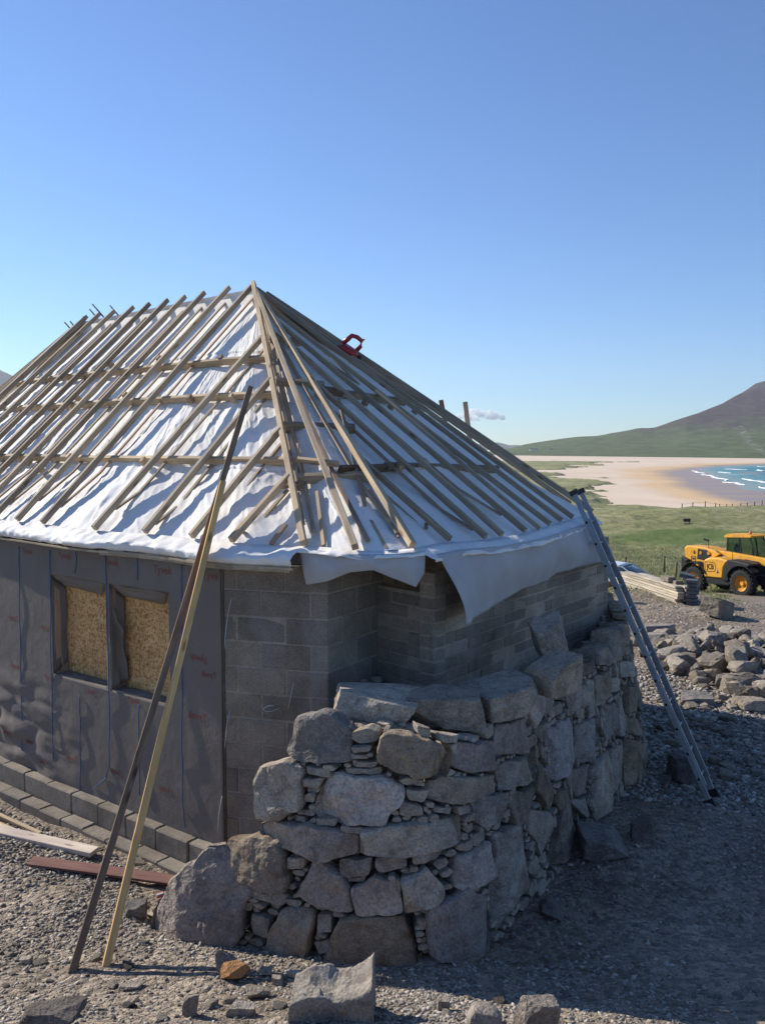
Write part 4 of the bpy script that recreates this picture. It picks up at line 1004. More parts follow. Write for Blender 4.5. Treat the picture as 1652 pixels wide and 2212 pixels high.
# fill the gaps with pinning stones
RES = .02; gs = np.arange(0, BL, RES); gh = np.arange(-.25, 2.0, RES); GS, GH = np.meshgrid(gs, gh, indexing='ij'); occ = np.zeros(GS.shape, bool)
pxg = proj(WF3(GS, GH)); inO = pts_in_poly(pxg[..., 0], pxg[..., 1], OUT); s_hid = GS > bs[12]+.15
htop = 1.72
allowed = inO | (s_hid & (GH < htop))
occ |= ~allowed
BOULDER = polys.pop(0)
for q in polys+[BOULDER]: occ |= pts_in_poly(GS, GH, q.mean(0)+(q-q.mean(0))*1.03)
rg = np.random.default_rng(3); fills = []
sizes = [(.32, .16, 400), (.25, .12, 1500), (.20, .09, 4000), (.16, .06, 9000), (.11, .05, 16000), (.075, .04, 16000)]
for (a, b, tries) in sizes:
    for _ in range(tries):
        s0 = rg.uniform(0.05, BL-.05); h0 = rg.uniform(-.08, 1.8)
        i = int(s0/RES); j = int((h0+.25)/RES)
        if not allowed[min(i, occ.shape[0]-1), min(j+4, occ.shape[1]-1)]: continue
        if occ[min(i, occ.shape[0]-1), min(j, occ.shape[1]-1)]: continue
        if s0 > bs[9] and rg.random() < .5: aa, bb = b*1.1, a*.8
        else: aa, bb = a*rg.uniform(.75, 1.15), b*rg.uniform(.75, 1.2)
        i0, i1 = max(0, int((s0-aa/2)/RES)), int((s0+aa/2)/RES)+2; j0, j1 = max(0, int((h0-bb/2+.25)/RES)), int((h0+bb/2+.25)/RES)+2
        sub = occ[i0:i1, j0:j1]; ee = ((GS[i0:i1, j0:j1]-s0)/(aa/2))**2+((GH[i0:i1, j0:j1]-h0)/(bb/2))**2 < .85
        if sub.shape != ee.shape or (sub & ee).any(): continue
        occ[i0:i1, j0:j1] |= ((GS[i0:i1, j0:j1]-s0)/(aa/2))**2+((GH[i0:i1, j0:j1]-h0)/(bb/2))**2 < 1.05
        n = rg.integers(5, 8); an_ = np.sort(rg.uniform(0, 2*pi, n)+0); an_ = np.linspace(0, 2*pi, n, endpoint=False)+rg.uniform(-.25, .25, n); rr = rg.uniform(.9, 1.15, n)
        ck, sk_ = np.cos(an_), np.sin(an_); sq = (np.abs(ck)**3+np.abs(sk_)**3)**(-1/3)
        fills.append(np.stack([s0+aa*.52*rr*ck*sq, h0+bb*.52*rr*sk_*sq], -1))
def stone_mesh(mb, q, rs_, protr=None, depth=.24, step=.022, tone=.5, WF3=None):
    WF3 = WF3 or globals()['WF3']
    """one dressed-by-nature stone whose face follows outline q in (s,h) on the battered face"""
    n0 = len(q); per = np.linalg.norm(np.roll(q, -1, 0)-q, axis=1); size = sqrt(parea(q)); step = max(step*.5, min(step, size/7))
    # rounded resample
    pts = []
    for i in range(n0):
        a, b = q[i], q[(i+1) % n0]; k = max(2, int(per[i]/step))
        for j in range(k): pts.append(a+(b-a)*j/k)
    pts = np.array(pts); r = 1
    for _ in range(r): pts = (np.roll(pts, 1, 0)+2*pts+np.roll(pts, -1, 0))/4
    pts = pts.mean(0)+(pts-pts.mean(0))*1.055
    c = pts.mean(0); m_ = len(pts); sd = int(rs_.integers(0, 9999))
    jit = fbm(np.concatenate([pts*9, np.full((m_, 1), sd)], 1), 3, 5)*min(.035, size*.05); v = pts-c; L = np.linalg.norm(v, axis=1, keepdims=True); pts = c+v*(1+jit[:, None]/L)
    # shrink for open joints
    v = pts-c; pts = c+v*(1-np.minimum(.008/np.maximum(np.linalg.norm(v, axis=1, keepdims=True), .02), .25))
    pr = protr if protr is not None else rs_.uniform(0, .045)
    rings = [(-depth, .72), (-.10, .96), (-.02, 1.0)]
    nr = max(3, int(size/.036)+2); tilt = rs_.normal(0, .09, 2); bump_ = rs_.uniform(.010, .022)*min(1, size/.2)
    fr = [1-(k/(nr))*1.0 for k in range(1, nr)]
    fr = [.985, .955]+[f*.93 for f in fr if f*.93 < .92]
    V = []; 
    for dd_, sc_ in rings:
        p = c+(pts-c)*sc_; V.append(WF3(p[:, 0], p[:, 1], np.full(m_, dd_+pr)))
    planes = [(nrm(rs_.normal(0, 1, 2)), rs_.uniform(.45, 1.0), rs_.uniform(.4, 1.1)) for _ in range(3)]
    def hgt(p, f):
        e = 1-f; prof_ = min(1, (e/.045))**.7*bump_+.012*min(1, e/.02)
        loc = (p-c)
        z_ = prof_+loc@tilt*.6
        for nn, o_, k_ in planes: z_ = np.minimum(z_, prof_+(o_*size*.5-loc@nn)*k_*.55+.006)
        z_ = z_+.008*(np.abs(fbm(np.concatenate([p*11, np.full((len(p), 1), sd*.7)], 1), 3, 19))-.3)*min(1, e*8)+.016*fbm(np.concatenate([p*6, np.full((len(p), 1), sd*.37)], 1), 4, 9)*min(1, size/.2)*(.5+min(.7, e*6))
        return z_
    for f in fr:
        p = c+(pts-c)*f; V.append(WF3(p[:, 0], p[:, 1], pr-.0+hgt(p, f)))
    p = c[None]; V.append(WF3(p[:, 0], p[:, 1], pr+hgt(p, 0.)))
    R_ = len(rings)+len(fr); Fc = [tuple(range(m_))]
    for k in range(R_-1):
        for i in range(m_): j = (i+1) % m_; Fc.append((k*m_+i, k*m_+j, (k+1)*m_+j, (k+1)*m_+i)[::-1])
    ci = R_*m_
    for i in range(m_): Fc.append(((R_-1)*m_+(i+1) % m_, (R_-1)*m_+i, ci)[::-1][::1])
    mb.add(np.concatenate(V), Fc, None, tone)
swall = empty('stone_wall', (0, 6.2, 0), 'battered dry stone wall of big grey boulders and small pinnings wrapped round the house corner', 'wall')
rs_ = np.random.default_rng(12)
allst = [(parea(q), q, True) for q in polys]+[(parea(q), q, False) for q in fills]
allst.sort(key=lambda a: -a[0])
def fixn(o):
    me = o.data; bm = bmesh.new(); bm.from_mesh(me); bmesh.ops.recalc_face_normals(bm, faces=bm.faces); bm.to_mesh(me); bm.free()
pin = MB()
BN = nrm(np.array([-.42, -.90, 0.])); BX = nrm(np.cross(UP, BN)); BO = atz(425, 2020, .0)
def plane_face(s_, h_, d=0.): return BO+np.asarray(s_)[..., None]*BX+(np.asarray(h_)[..., None])*(UP*.97-BN*.22)+np.asarray(d)[..., None]*BN if np.ndim(d) else BO+np.asarray(s_)[..., None]*BX+np.asarray(h_)[..., None]*(UP*.97-BN*.22)+d*BN
bq = []
for p in [(88, 1000), (130, 900), (185, 812), (290, 742), (385, 758), (430, 840), (462, 925), (448, 1060), (440, 1150), (300, 1150), (190, 1130), (105, 1075)]:
    w3 = on_plane(*c7(p), BO, BN); bq.append((float(np.dot(w3-BO, BX)), float(w3[2]-BO[2])))
mb = MB(); stone_mesh(mb, np.array(bq), np.random.default_rng(8), protr=.10, depth=.42, WF3=plane_face); o = mb.build('stone', M_STONE3, swall, smooth=False); fixn(o)
for i, (ar, q, big) in enumerate(allst):
    if i < 97:
        mb = MB(); stone_mesh(mb, q, rs_, protr=rs_.uniform(.0, .05) if big else rs_.uniform(-.01, .03)); o = mb.build('stone', [M_STONE, M_STONE2, M_STONE, M_STONE3, M_STONE][int(rs_.integers(0, 5))], swall, smooth=False); fixn(o)
    else: stone_mesh(pin, q, rs_, protr=rs_.uniform(-.03, .02), depth=.14, tone=rs_.random())
o = pin.build('pinning_stone', M_STONE, swall, smooth=False); fixn(o); o['kind'] = 'stuff'; tag(o, label='small pinning stones wedged between the big ones')
# hearting behind the face
G = WF3(GS[::3, ::3], GH[::3, ::3], -.14+.02*fbm(np.stack([GS[::3, ::3]*7, GH[::3, ::3]*7, GS[::3, ::3]*0], -1), 3, 4)); al_ = allowed[::3, ::3]
# erode allowed a little at the top edge
er = al_.copy()
for _ in range(4): er[:, :-1] &= er[:, 1:].copy()
for _ in range(3): er[1:] &= er[:-1].copy(); er[:-1] &= er[1:].copy()
er[:int(bs[3]/RES/3)] = False
grid_obj('hearting', G, M_DARK, swall, mask=er[:-1, :-1] & er[1:, 1:])
# earth and rubble packed between skin and block wall
topS = np.linspace(bs[4]-.1, BL, 160)
def htop_of(s):
    j = int(np.clip(s/RES, 0, occ.shape[0]-1)); col_ = allowed[j]; k = np.where(col_)[0]; return gh[k[-1]] if len(k) else .2
HT = np.array([min(htop_of(s), 1.75) for s in topS]); HT = np.convolve(np.pad(HT, 6, 'edge'), np.ones(13)/13, 'valid')
inner = []
wl = [PB+np.array([-.05, .1]), PC, CO, WF, np.array([2.55, 12.2])]; wl_s = np.concatenate([[0], np.cumsum([np.linalg.norm(wl[i+1]-wl[i]) for i in range(len(wl)-1)])])
fr_s = np.linspace(0, wl_s[-1], 160); inn = np.stack([np.interp(fr_s, wl_s, [p[0] for p in wl]), np.interp(fr_s, wl_s, [p[1] for p in wl])], -1)
vv = np.linspace(0, 1, 40); G = np.zeros((160, 40, 3))
for i in range(160):
    o_ = WF3(topS[i:i+1], HT[i:i+1]-.16, np.array([-.28]))[0]
    for j, v in enumerate(vv):
        p = o_[:2]*(1-v)+inn[i]*v; G[i, j] = (p[0], p[1], HT[i]-.10-.08*sin(pi*v)-.08*v)
G[..., 2] += .05*f2(G[..., 0], G[..., 1], 3.5, 4, 33)
grid_obj('rubble_fill', G, M_GROUND, swall, attrs={'green': G[..., 0]*0, 'track': G[..., 0]*0})
FILL = G

# ------------------------------------------------------------------ loose stones
def gp(px, py, dz=0): p = ground_pt(px, py); return (p[0], p[1], p[2]+dz)
def pxm(px, py, n): p = ground_pt(px, py); return n*np.linalg.norm([p[1]])/F      # metres for n display pixels there
def grock(px, py, wpx, hm, seed, mat, label, dm=None, rot=(0, 0, 0), z=None, **k):
    """rock whose base centre shows at px,py; wpx wide in display pixels"""
    p = ground_pt(px, py) if z is None else atz(px, py, z); wd = wpx*np.hypot(p[1], 0)/F*1.3
    return rock('rock', (p[0], p[1]+wd*.25, p[2]), (wd, dm or wd*.7, hm), seed, mat, label, 'rock', rot=rot, **k)
# cope stones and blocks lying on the stone wall
def cope(px, py, wpx, z, dm, hm, seed, mat, label, rot=(0, 0, 0), planes=3, **k):
    p = atz(px, py, z); wd = wpx*p[1]/F*1.02
    return rock('cope_stone', (p[0], p[1]+dm*.06, z), (wd, dm, hm), seed, mat, label, 'stone', rot=rot, sink=.0, planes=planes, **k)
cope(800, 1562, 182, 1.50, .42, .22, 101, M_STONE, 'long tilted cope stone with a sunlit top edge, leftmost on the stone wall', rot=(.12, .10, -.16), sub=5)
cope(962, 1568, 158, 1.47, .42, .23, 102, M_STONE, 'flat blue-grey cope slab right of the sunlit one', rot=(.05, .02, -.05), sub=5)
cope(1085, 1540, 150, 1.50, .45, .22, 103, M_STONE, 'brown edged cope slab on the wall corner', rot=(.05, -.08, .5), sub=5)
cope(1190, 1495, 92, 1.60, .38, .30, 104, M_STONE, 'squared block on the wall top under the leaning pointed stone', rot=(0, 0, .6), sub=5)
p = atz(1192, 1415, 1.72)
rock('pointed_stone', (p[0], p[1]+.1, 1.66), (.36, .30, .50), 107, M_STONE, 'pointed stone standing upright on the rubble beside the end wall', 'stone', rot=(.15, -.35, .3), sub=5, planes=4, sink=0)
# rubble bits on the fill
rg = np.random.default_rng(9); mb = MB()
for k in range(420):
    i, j = rg.integers(4, 156), rg.integers(3, 38); p = FILL[i, j]; s_ = rg.uniform(.02, .075)
    V, Fc = rock_verts(2, int(rg.integers(0, 60)), (s_*1.3, s_, s_*.55), 8, .05); a = rg.uniform(0, 6.28); R_ = np.array([[cos(a), -sin(a), 0], [sin(a), cos(a), 0], [0, 0, 1]])
    mb.add(V@R_.T+p+UP*s_*.2, Fc.tolist(), None, rg.random())
tag(mb.build('loose_rubble', M_RUBB, None, tone=True), 'small broken stone lying in the trough behind the stone wall', 'rubble', kind='stuff')

grock(483, 2098, 48, .14, 21, M_RUBB, 'pale squarish rock between the orange rock and the wall foot', dm=.12, sink=.1)
grock(507, 2122, 52, .10, 22, M_RUST, 'orange-brown rock on the gravel beside the squarish pale one', dm=.13, sink=.1)
grock(288, 1985, 58, .16, 23, M_DARK, 'dark jagged slab lying behind the two leaning poles', dm=.22, sink=.2)
grock(410, 2196, 34, .15, 24, M_RUBB, 'upright tan wedge of stone near the bottom of the picture', dm=.08, sink=.2)
grock(522, 2198, 56, .07, 25, M_PALE, 'buff angular rock right of the tan wedge', dm=.11, sink=.1)
grock(553, 2160, 56, .05, 26, M_RUBB, 'flat grey stone below the orange rock', dm=.1, sink=.1)
grock(598, 2128, 26, .06, 27, M_PALE, 'small pale cobble by the wall foot', dm=.08, sink=.1)
grock(575, 2110, 30, .05, 28, M_RUBB, 'small grey chunk behind the pale cobble', dm=.08, sink=.1)
grock(640, 2118, 40, .05, 35, M_RUBB, 'thin split stone leaning on the wall foot', dm=.06, sink=.1)
grock(958, 2184, 30, .07, 29, M_RUBB, 'lone brown stone in the shade in front of the wall', dm=.08, sink=.1)
grock(100, 2225, 130, .10, 36, M_DARK, 'dark cracked rock cut by the bottom left edge of the picture', dm=.24, sink=.3)
grock(285, 2140, 40, .03, 37, M_RUBB, 'thin flake of stone between the pole shadows', dm=.1, sink=.1)
grock(56, 2108-25, 26, .05, 38, M_PALE, 'small pale stone left of the pole feet', dm=.08, sink=.1)
# foreground hollowed slab
def slab_rock():
    c = ground_pt(705, 2250); c = atd(712, 2262, 4.55); n, m_ = 70, 40; wd = .46; G = np.zeros((n, m_, 3))
    u = np.linspace(-1, 1, n); v = np.linspace(0, 1, m_)
    prof_l = np.interp(u, [-1, -.6, -.2, .1, .45, .75, .95, 1], [.11, .145, .135, .12, .14, .18, .235, .21])
    z0 = hz1(c[0], c[1])
    for i in range(n):
        for j in range(m_):
            vv_ = v[j]
            # front face -> rim -> dished top -> back
            if vv_ < .35: d = 0+vv_*.05; z = prof_l[i]*(.72)*(vv_/.35)-.12*(1-vv_/.35)
            elif vv_ < .45: t_ = (vv_-.35)/.1; d = .02+t_*.05; z = prof_l[i]*(.72+.06*t_)
            elif vv_ < .9: t_ = (vv_-.45)/.45; d = .07+t_*.20; z = prof_l[i]*(.78-.22*sin(pi*t_*.8)+.30*t_)
            else: t_ = (vv_-.9)/.1; d = .27+.03*t_; z = prof_l[i]*1.05*(1-t_)-.15*t_
            G[i, j] = (c[0]+u[i]*wd*.5+.02*vv_, c[1]+d-.05*abs(u[i]), z0+z+.03)
    G += .012*fbm(G*9, 5, 77)[..., None]+.006*fbm(G*31, 3, 78)[..., None]; G[0, :, 2] = np.minimum(G[0, :, 2], z0-.02); G[-1, :, 2] = np.minimum(G[-1, :, 2], z0+.0)
    o = grid_obj('rock', G, M_RUBB, origin=(c[0], c[1], z0)); tag(o, 'large hollowed rock rising to a point at bottom centre of the picture', 'rock')
slab_rock()
p = ground_pt(1045, 2235); rock('rock', (p[0], p[1]+.02, p[2]), (.24, .2, .19), 31, M_PALE, 'rounded pale boulder at the bottom edge, catching the sun', 'rock', sink=.1, round_=.55, planes=5, sub=5)
p = ground_pt(1165, 2240); rock('rock', (p[0], p[1]+.02, p[2]), (.26, .12, .26), 32, M_STONE, 'upright tan slab in shade at the bottom edge right of the pale boulder', 'rock', rot=(.1, .1, -.1), sink=.1, planes=4, sub=5)
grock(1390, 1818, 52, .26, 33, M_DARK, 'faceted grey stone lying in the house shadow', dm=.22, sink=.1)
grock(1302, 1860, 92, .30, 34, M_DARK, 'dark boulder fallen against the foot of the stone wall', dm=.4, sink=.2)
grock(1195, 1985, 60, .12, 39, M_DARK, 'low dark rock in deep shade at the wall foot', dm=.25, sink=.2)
grock(1495, 1700, 85, .42, 40, M_DARK, 'tall leaning rock behind the ladder foot', dm=.35, sink=.1, planes=5)
grock(1512, 1525, 70, .17, 41, M_PALE, 'flat pale rock lying alone in the sun right of the ladder', dm=.35, sink=.1)
grock(1632, 1540, 62, .22, 42, M_RUBB, 'brown slab at the right edge below the rubble heap', dm=.35, sink=.1)
grock(1405, 1400, 55, .28, 43, M_RUBB, 'dusky rock beside the ladder at the left of the rubble heap', dm=.5, sink=.1)
grock(1428, 1375, 62, .28, 44, M_RUBB, 'big tawny rock at the back left of the rubble heap', dm=.5, sink=.1)
grock(1478, 1400, 66, .28, 45, M_RUBB, 'dark ended block in front of the tawny rock', dm=.5, sink=.1)
grock(1568, 1405, 70, .28, 46, M_PALE, 'largest pale block at the top of the rubble heap', dm=.5, sink=.1)
grock(1648, 1435, 50, .28, 47, M_RUBB, 'blue-grey block of the rubble heap cut by the right edge', dm=.5, sink=.1)
# mossy boulder by the track
p = ground_pt(1553, 1338); rock('mossy_boulder', (p[0], p[1]+.2, p[2]), (.85, .75, .5), 51, M_MOSS, 'big mossy boulder between the gravel and the track', 'boulder', rot=(0, .15, .4), sink=.05, planes=6, sub=5)
# rubble heap
rg = np.random.default_rng(21); variants = []
for k in range(12):
    V, Fc = rock_verts(3, 200+k, (1, 1, 1), 5, .025); variants.append([mesh_from('rubble_stone', V, Fc, mt) for mt in (M_RUBB, M_PALE, M_DARK)])
HEAP = [(1395, 1400), (1440, 1372), (1540, 1385), (1700, 1395), (1720, 1520), (1652, 1530), (1570, 1505), (1480, 1470), (1400, 1435)]
HP = [ground_pt(x, y)[:2] for x, y in HEAP]; cen = np.mean(HP, 0); x0, y0 = np.min(HP, 0); x1, y1 = np.max(HP, 0); placed = []; cnt = 0
while cnt < 290:
    x, y = rg.uniform(x0, x1), rg.uniform(y0, y1); inn_ = float(sdist(np.array([x]), np.array([y]), HP)[0])
    if inn_ < -.35 or (inn_ < 0 and rg.random() < .6): continue
    s_ = (.12+.30*rg.random()**1.8)*(1 if inn_ > 0 else .55); lift = max(0, min(inn_, .8))*.38*rg.random()
    o = bpy.data.objects.new('rubble_stone', variants[rg.integers(0, 12)][rg.choice([0, 0, 1, 1, 1])]); COL.objects.link(o)
    o.location = (x, y, hz1(x, y)+s_*.18+lift); o.scale = (s_*.66, s_*.5, s_*.42); o.rotation_euler = (rg.uniform(-.5, .5), rg.uniform(-.5, .5), rg.uniform(0, 6.3))
    tag(o, 'pale angular quarried stone lying in the loose rubble heap right of the ladder', 'rubble stone', 'stones of the rubble heap'); cnt += 1
for k in range(70):
    px, py = rg.uniform(1430, 1652), rg.uniform(1480, 1690); p = ground_pt(px, py); s_ = rg.uniform(.06, .17)
    o = bpy.data.objects.new('rubble_stone', variants[rg.integers(0, 12)][rg.choice([0, 0, 1])]); COL.objects.link(o); o.location = (p[0], p[1], p[2]+s_*.12)
    o.scale = (s_*.7, s_*.55, s_*.35); o.rotation_euler = (rg.uniform(-.3, .3), rg.uniform(-.3, .3), rg.uniform(0, 6.3)); tag(o, 'small loose stone scattered on the ground between ladder and rubble heap', 'stone', 'stones scattered by the ladder')

rg = np.random.default_rng(77); k = 0
while k < 75:
    px, py = rg.uniform(10, 1250), rg.uniform(1960, 2205)
    p = ground_pt(px, py)
    if not (p[1] < 6.1-.72*max(0, p[0]+1.9) or p[1] < 5.15) or abs(px-500) < 60 and py < 2150: continue
    s_ = .022+.05*rg.random()**2; o = bpy.data.objects.new('loose_stone', variants[rg.integers(0, 12)][rg.choice([0, 0, 1, 2])]); COL.objects.link(o)
    o.location = (p[0], p[1], p[2]+s_*.1); o.scale = (s_*.8, s_*.6, s_*.4); o.rotation_euler = (rg.uniform(-.3, .3), rg.uniform(-.3, .3), rg.uniform(0, 6.3))
    tag(o, 'fist sized stone lying on the gravel in the foreground', 'stone', 'loose stones in the foreground'); k += 1

# gravel: one mass of chips
def scatter_chips(n, sampler, smin, smax, name, mat, seed, label, flat=.55, cat='gravel', bias=2.2):
    rg = np.random.default_rng(seed); V0, F0 = ICO[1]; nv = len(V0); X, Y = sampler(rg, n); n = len(X); Zz = hz(X, Y)
    s_ = smin+(smax-smin)*rg.random(n)**bias*(1); dist = np.hypot(X, Y)
    s_ = s_*np.clip(dist/6.5, .8, 1.35)
    var = [V0*(1+.28*rg.normal(0, 1, (nv, 1))).clip(.55, 1.5) for _ in range(24)]; var = np.array(var)[rg.integers(0, 24, n)]
    a = rg.uniform(0, 2*pi, n); ca, sa = np.cos(a), np.sin(a); sx = s_*rg.uniform(.9, 1.5, n); sy = s_*rg.uniform(.6, 1, n); sz = s_*flat*rg.uniform(.5, 1.2, n)
    P = var*np.stack([sx, sy, sz], -1)[:, None]; tl = rg.normal(0, .25, n); P[..., 2] += P[..., 0]*tl[:, None]
    Xr = P[..., 0]*ca[:, None]-P[..., 1]*sa[:, None]+X[:, None]; Yr = P[..., 0]*sa[:, None]+P[..., 1]*ca[:, None]+Y[:, None]; Zr = P[..., 2]+(Zz+sz*.25)[:, None]
    V = np.stack([Xr, Yr, Zr], -1).reshape(-1, 3); Fa = (F0[None]+(np.arange(n)*nv)[:, None, None]).reshape(-1, 3)
    me = bpy.data.meshes.new(name); me.vertices.add(len(V)); me.vertices.foreach_set('co', V.ravel()); me.loops.add(Fa.size); me.loops.foreach_set('vertex_index', Fa.ravel().astype(np.int32))
    me.polygons.add(len(Fa)); me.polygons.foreach_set('loop_start', np.arange(0, Fa.size, 3, dtype=np.int32)); me.polygons.foreach_set('loop_total', np.full(len(Fa), 3, np.int32)); me.update(calc_edges=True)
    at = me.attributes.new('tone', 'FLOAT', 'POINT'); at.data.foreach_set('value', np.repeat(rg.random(n), nv)); me.materials.append(mat)
    o = bpy.data.objects.new(name, me); COL.objects.link(o); return tag(o, label, cat, kind='stuff')
def off_house(X, Y):
    k = Y < 6.9+(-.75*(X+1.3)); k |= X > 0
    inw = pts_in_poly(X, Y, list(map(tuple, BP))+[(-1, 12), (-3, 9)]); return k & ~inw
def samp_near(rg, n):
    a = rg.uniform(radians(-27), radians(27), n); r = 4.2+rg.random(n)**1.2*8.5; X, Y = r*np.sin(a), r*np.cos(a); k = off_house(X, Y)
    cl = f2(X, Y, .8, 3, 90); k &= rg.random(n) < np.clip(.62+cl*1.1, .12, 1)*np.where((X > .6) & (Y > 4.4), .38, 1); return X[k], Y[k]
scatter_chips(120000, samp_near, .005, .022, 'gravel', M_GRAVEL, 31, 'loose grey-brown gravel covering the building site')
def samp_right(rg, n):
    a = rg.uniform(radians(14), radians(29), n); r = 9.+rg.random(n)*15; X, Y = r*np.sin(a), r*np.cos(a); k = off_house(X, Y) & (Y < 23)
    return X[k], Y[k]
scatter_chips(30000, samp_right, .007, .034, 'stone_chippings', M_GRAVEL, 32, 'pale stone chippings strewn round the ladder and the rubble heap', cat='chippings')
# grass
def samp_field(rg, n):
    a = rg.uniform(radians(13), radians(27), n); r = 22+90*rg.random(n)**1.3; X, Y = r*np.sin(a), r*np.cos(a)
    ed = 23.0+np.clip((X-9.5)*2.6, 0, 16)-np.clip((8-X)*.35, 0, 5)+1.4*f2(X, Y, .35, 3, 9); k = Y > ed-1.2*rg.random(n)**2; return X[k], Y[k]
rg = np.random.default_rng(40); X, Y = samp_field(rg, 26000); Zz = hz(X, Y)-.03; nT = len(X); nb = 5
sc_ = np.clip(np.hypot(X, Y)/45, .7, 1.6); hgt_ = rg.uniform(.06, .20, (nT, nb))*sc_[:, None]; a = rg.uniform(0, 6.28, (nT, nb)); wdt = .012*sc_[:, None]*rg.uniform(.6, 1.6, (nT, nb))
bx = X[:, None]+rg.normal(0, .09, (nT, nb))*sc_[:, None]; by = Y[:, None]+rg.normal(0, .09, (nT, nb))*sc_[:, None]; lean = rg.normal(0, .5, (nT, nb)); la = rg.uniform(0, 6.28, (nT, nb))
v0 = np.stack([bx-np.cos(a)*wdt, by-np.sin(a)*wdt, np.repeat(Zz[:, None], nb, 1)], -1); v1 = np.stack([bx+np.cos(a)*wdt, by+np.sin(a)*wdt, np.repeat(Zz[:, None], nb, 1)], -1)
v2 = np.stack([bx+lean*hgt_*np.cos(la), by+lean*hgt_*np.sin(la), Zz[:, None]+hgt_], -1); V = np.stack([v0, v1, v2], 2).reshape(-1, 3)
me = bpy.data.meshes.new('grass_tufts'); me.vertices.add(len(V)); me.vertices.foreach_set('co', V.ravel()); me.loops.add(len(V)); me.loops.foreach_set('vertex_index', np.arange(len(V), dtype=np.int32))
me.polygons.add(len(V)//3); me.polygons.foreach_set('loop_start', np.arange(0, len(V), 3, dtype=np.int32)); me.polygons.foreach_set('loop_total', np.full(len(V)//3, 3, np.int32)); me.update(calc_edges=True)
at = me.attributes.new('tone', 'FLOAT', 'POINT'); at.data.foreach_set('value', np.repeat(np.clip(rg.normal(.5, .25, nT), 0, 1), nb*3)); me.materials.append(M_BLADE)
o = bpy.data.objects.new('grass_tufts', me); COL.objects.link(o); tag(o, 'coarse tufted grass growing across the field', 'grass', kind='stuff')

# ------------------------------------------------------------------ leaning poles, planks, litter
def leaning(name, f, tpx, d, w_, h_, mat, label, cat):
    a = ground_pt(*f); b = atd(*tpx, d); o = beam_obj(name, a-UP*.02, b, w_, h_, mat, None, up=nrm(np.array([.5, -1, .2])), origin=a); return tag(o, label, cat)
ea = smE(np.array([s_of(455)]))[0]; eo_ = outd(np.array([s_of(455)]))[0]; edgep = ea+eo_*.24-UP*.06
def pole_through(f, mid, tpx, w_, h_, mat, label):
    """foot on the gravel, resting on the eave edge, end beyond it"""
    a = ground_pt(*f); m_ = atd(*mid, edgep[1]-.02); L = m_-a; ks = np.linspace(1, 2.6, 400); pr_ = proj(a+L*ks[:, None]); k = ks[np.argmin(((pr_-np.array(tpx))**2).sum(1))]
    o = beam_obj('timber_pole', a-L*.004, a+L*k, w_*.95, h_*1.05, mat, None, up=nrm(np.array([-.93, -.36, .1])), origin=a); return tag(o, label, 'pole')
pole_through((157, 2098), (438, 1175), (545, 838), .045, .05, M_DKPOLE, 'long dark brown pole leaning on the eave, the left one of the two')
pole_through((230, 2085), (458, 1140), (483, 1040), .055, .05, M_POLE, 'pale yellow timber pole leaning on the eave, right of the dark one')
def flat_beam(name, a, b, w_, h_, mat, label, cat, za=None, lift=.02, zb=None):
    pa = ground_pt(*a); pb = ground_pt(*b); pa[2] += lift; pb[2] += lift; o = beam_obj(name, pa, pb, w_, h_, mat, None, up=UP, origin=(pa+pb)/2-UP*h_/2); return tag(o, label, cat)
flat_beam('plank', (-120, 1778), (205, 1852), .14, .045, M_PLANK, 'thick pale pinkish plank lying on the gravel at the left edge', 'plank', lift=.05)
flat_beam('timber_batten', (-60, 1738), (88, 1806), .05, .035, M_WOOD, 'yellow batten behind the pale plank, the upper of two', 'batten', lift=.02)
flat_beam('timber_batten', (-80, 1752), (60, 1812), .05, .035, M_WOOD, 'yellow batten right behind the pale plank, the lower of two', 'batten', lift=.02)
flat_beam('red_board', (66, 1868), (375, 1910), .155, .02, M_REDB, 'dusty red painted board lying on the gravel at the wall foot', 'board', lift=.035)
flat_beam('wood_sliver', (322, 1978), (398, 2010), .04, .012, M_OLDW, 'thin weathered lath by the big left boulder, the upper piece', 'lath', lift=.02)
flat_beam('wood_sliver', (394, 2010), (462, 2036), .045, .012, M_OLDW, 'thin weathered lath near the pale squarish rock, the lower piece', 'lath', lift=.02)
p = ground_pt(300, 1868); mb = MB(); prism(mb, [(-.07, 0), (.05, -.01), (.0, .07)], Z_, 0, .02, X_, nrm(np.array([0, .8, .6])), p); tag(mb.build('wood_offcut', M_WOOD, origin=p), 'small triangular timber offcut beside the footing blocks', 'offcut')
p = ground_pt(347, 1940); pk = empty('cardboard_packet', p, 'small crumpled red and white packet beside the big left boulder', 'packet')
mb = MB(); cbox(mb, p+UP*.03, nrm(np.array([1, .3, .2])), nrm(np.array([-.3, 1, .4])), nrm(np.cross([1, .3, .2], [-.3, 1, .4])), .055, .05, .02, .003); mb.build('body', M_PAPER, pk)
mb = MB(); cbox(mb, p+UP*.033+Y_*-.006, nrm(np.array([1, .3, .2])), nrm(np.array([-.3, 1, .4])), nrm(np.cross([1, .3, .2], [-.3, 1, .4])), .058, .015, .0225, .003); mb.build('white_band', M_WPAP, pk)
# reddish prop behind the ladder
a, b = ground_pt(1434, 1705), atd(1482, 1612, 9.6); tag(beam_obj('prop', a, b, .03, .03, M_REDB, None, origin=a), 'thin reddish stick propped behind the ladder', 'stick')

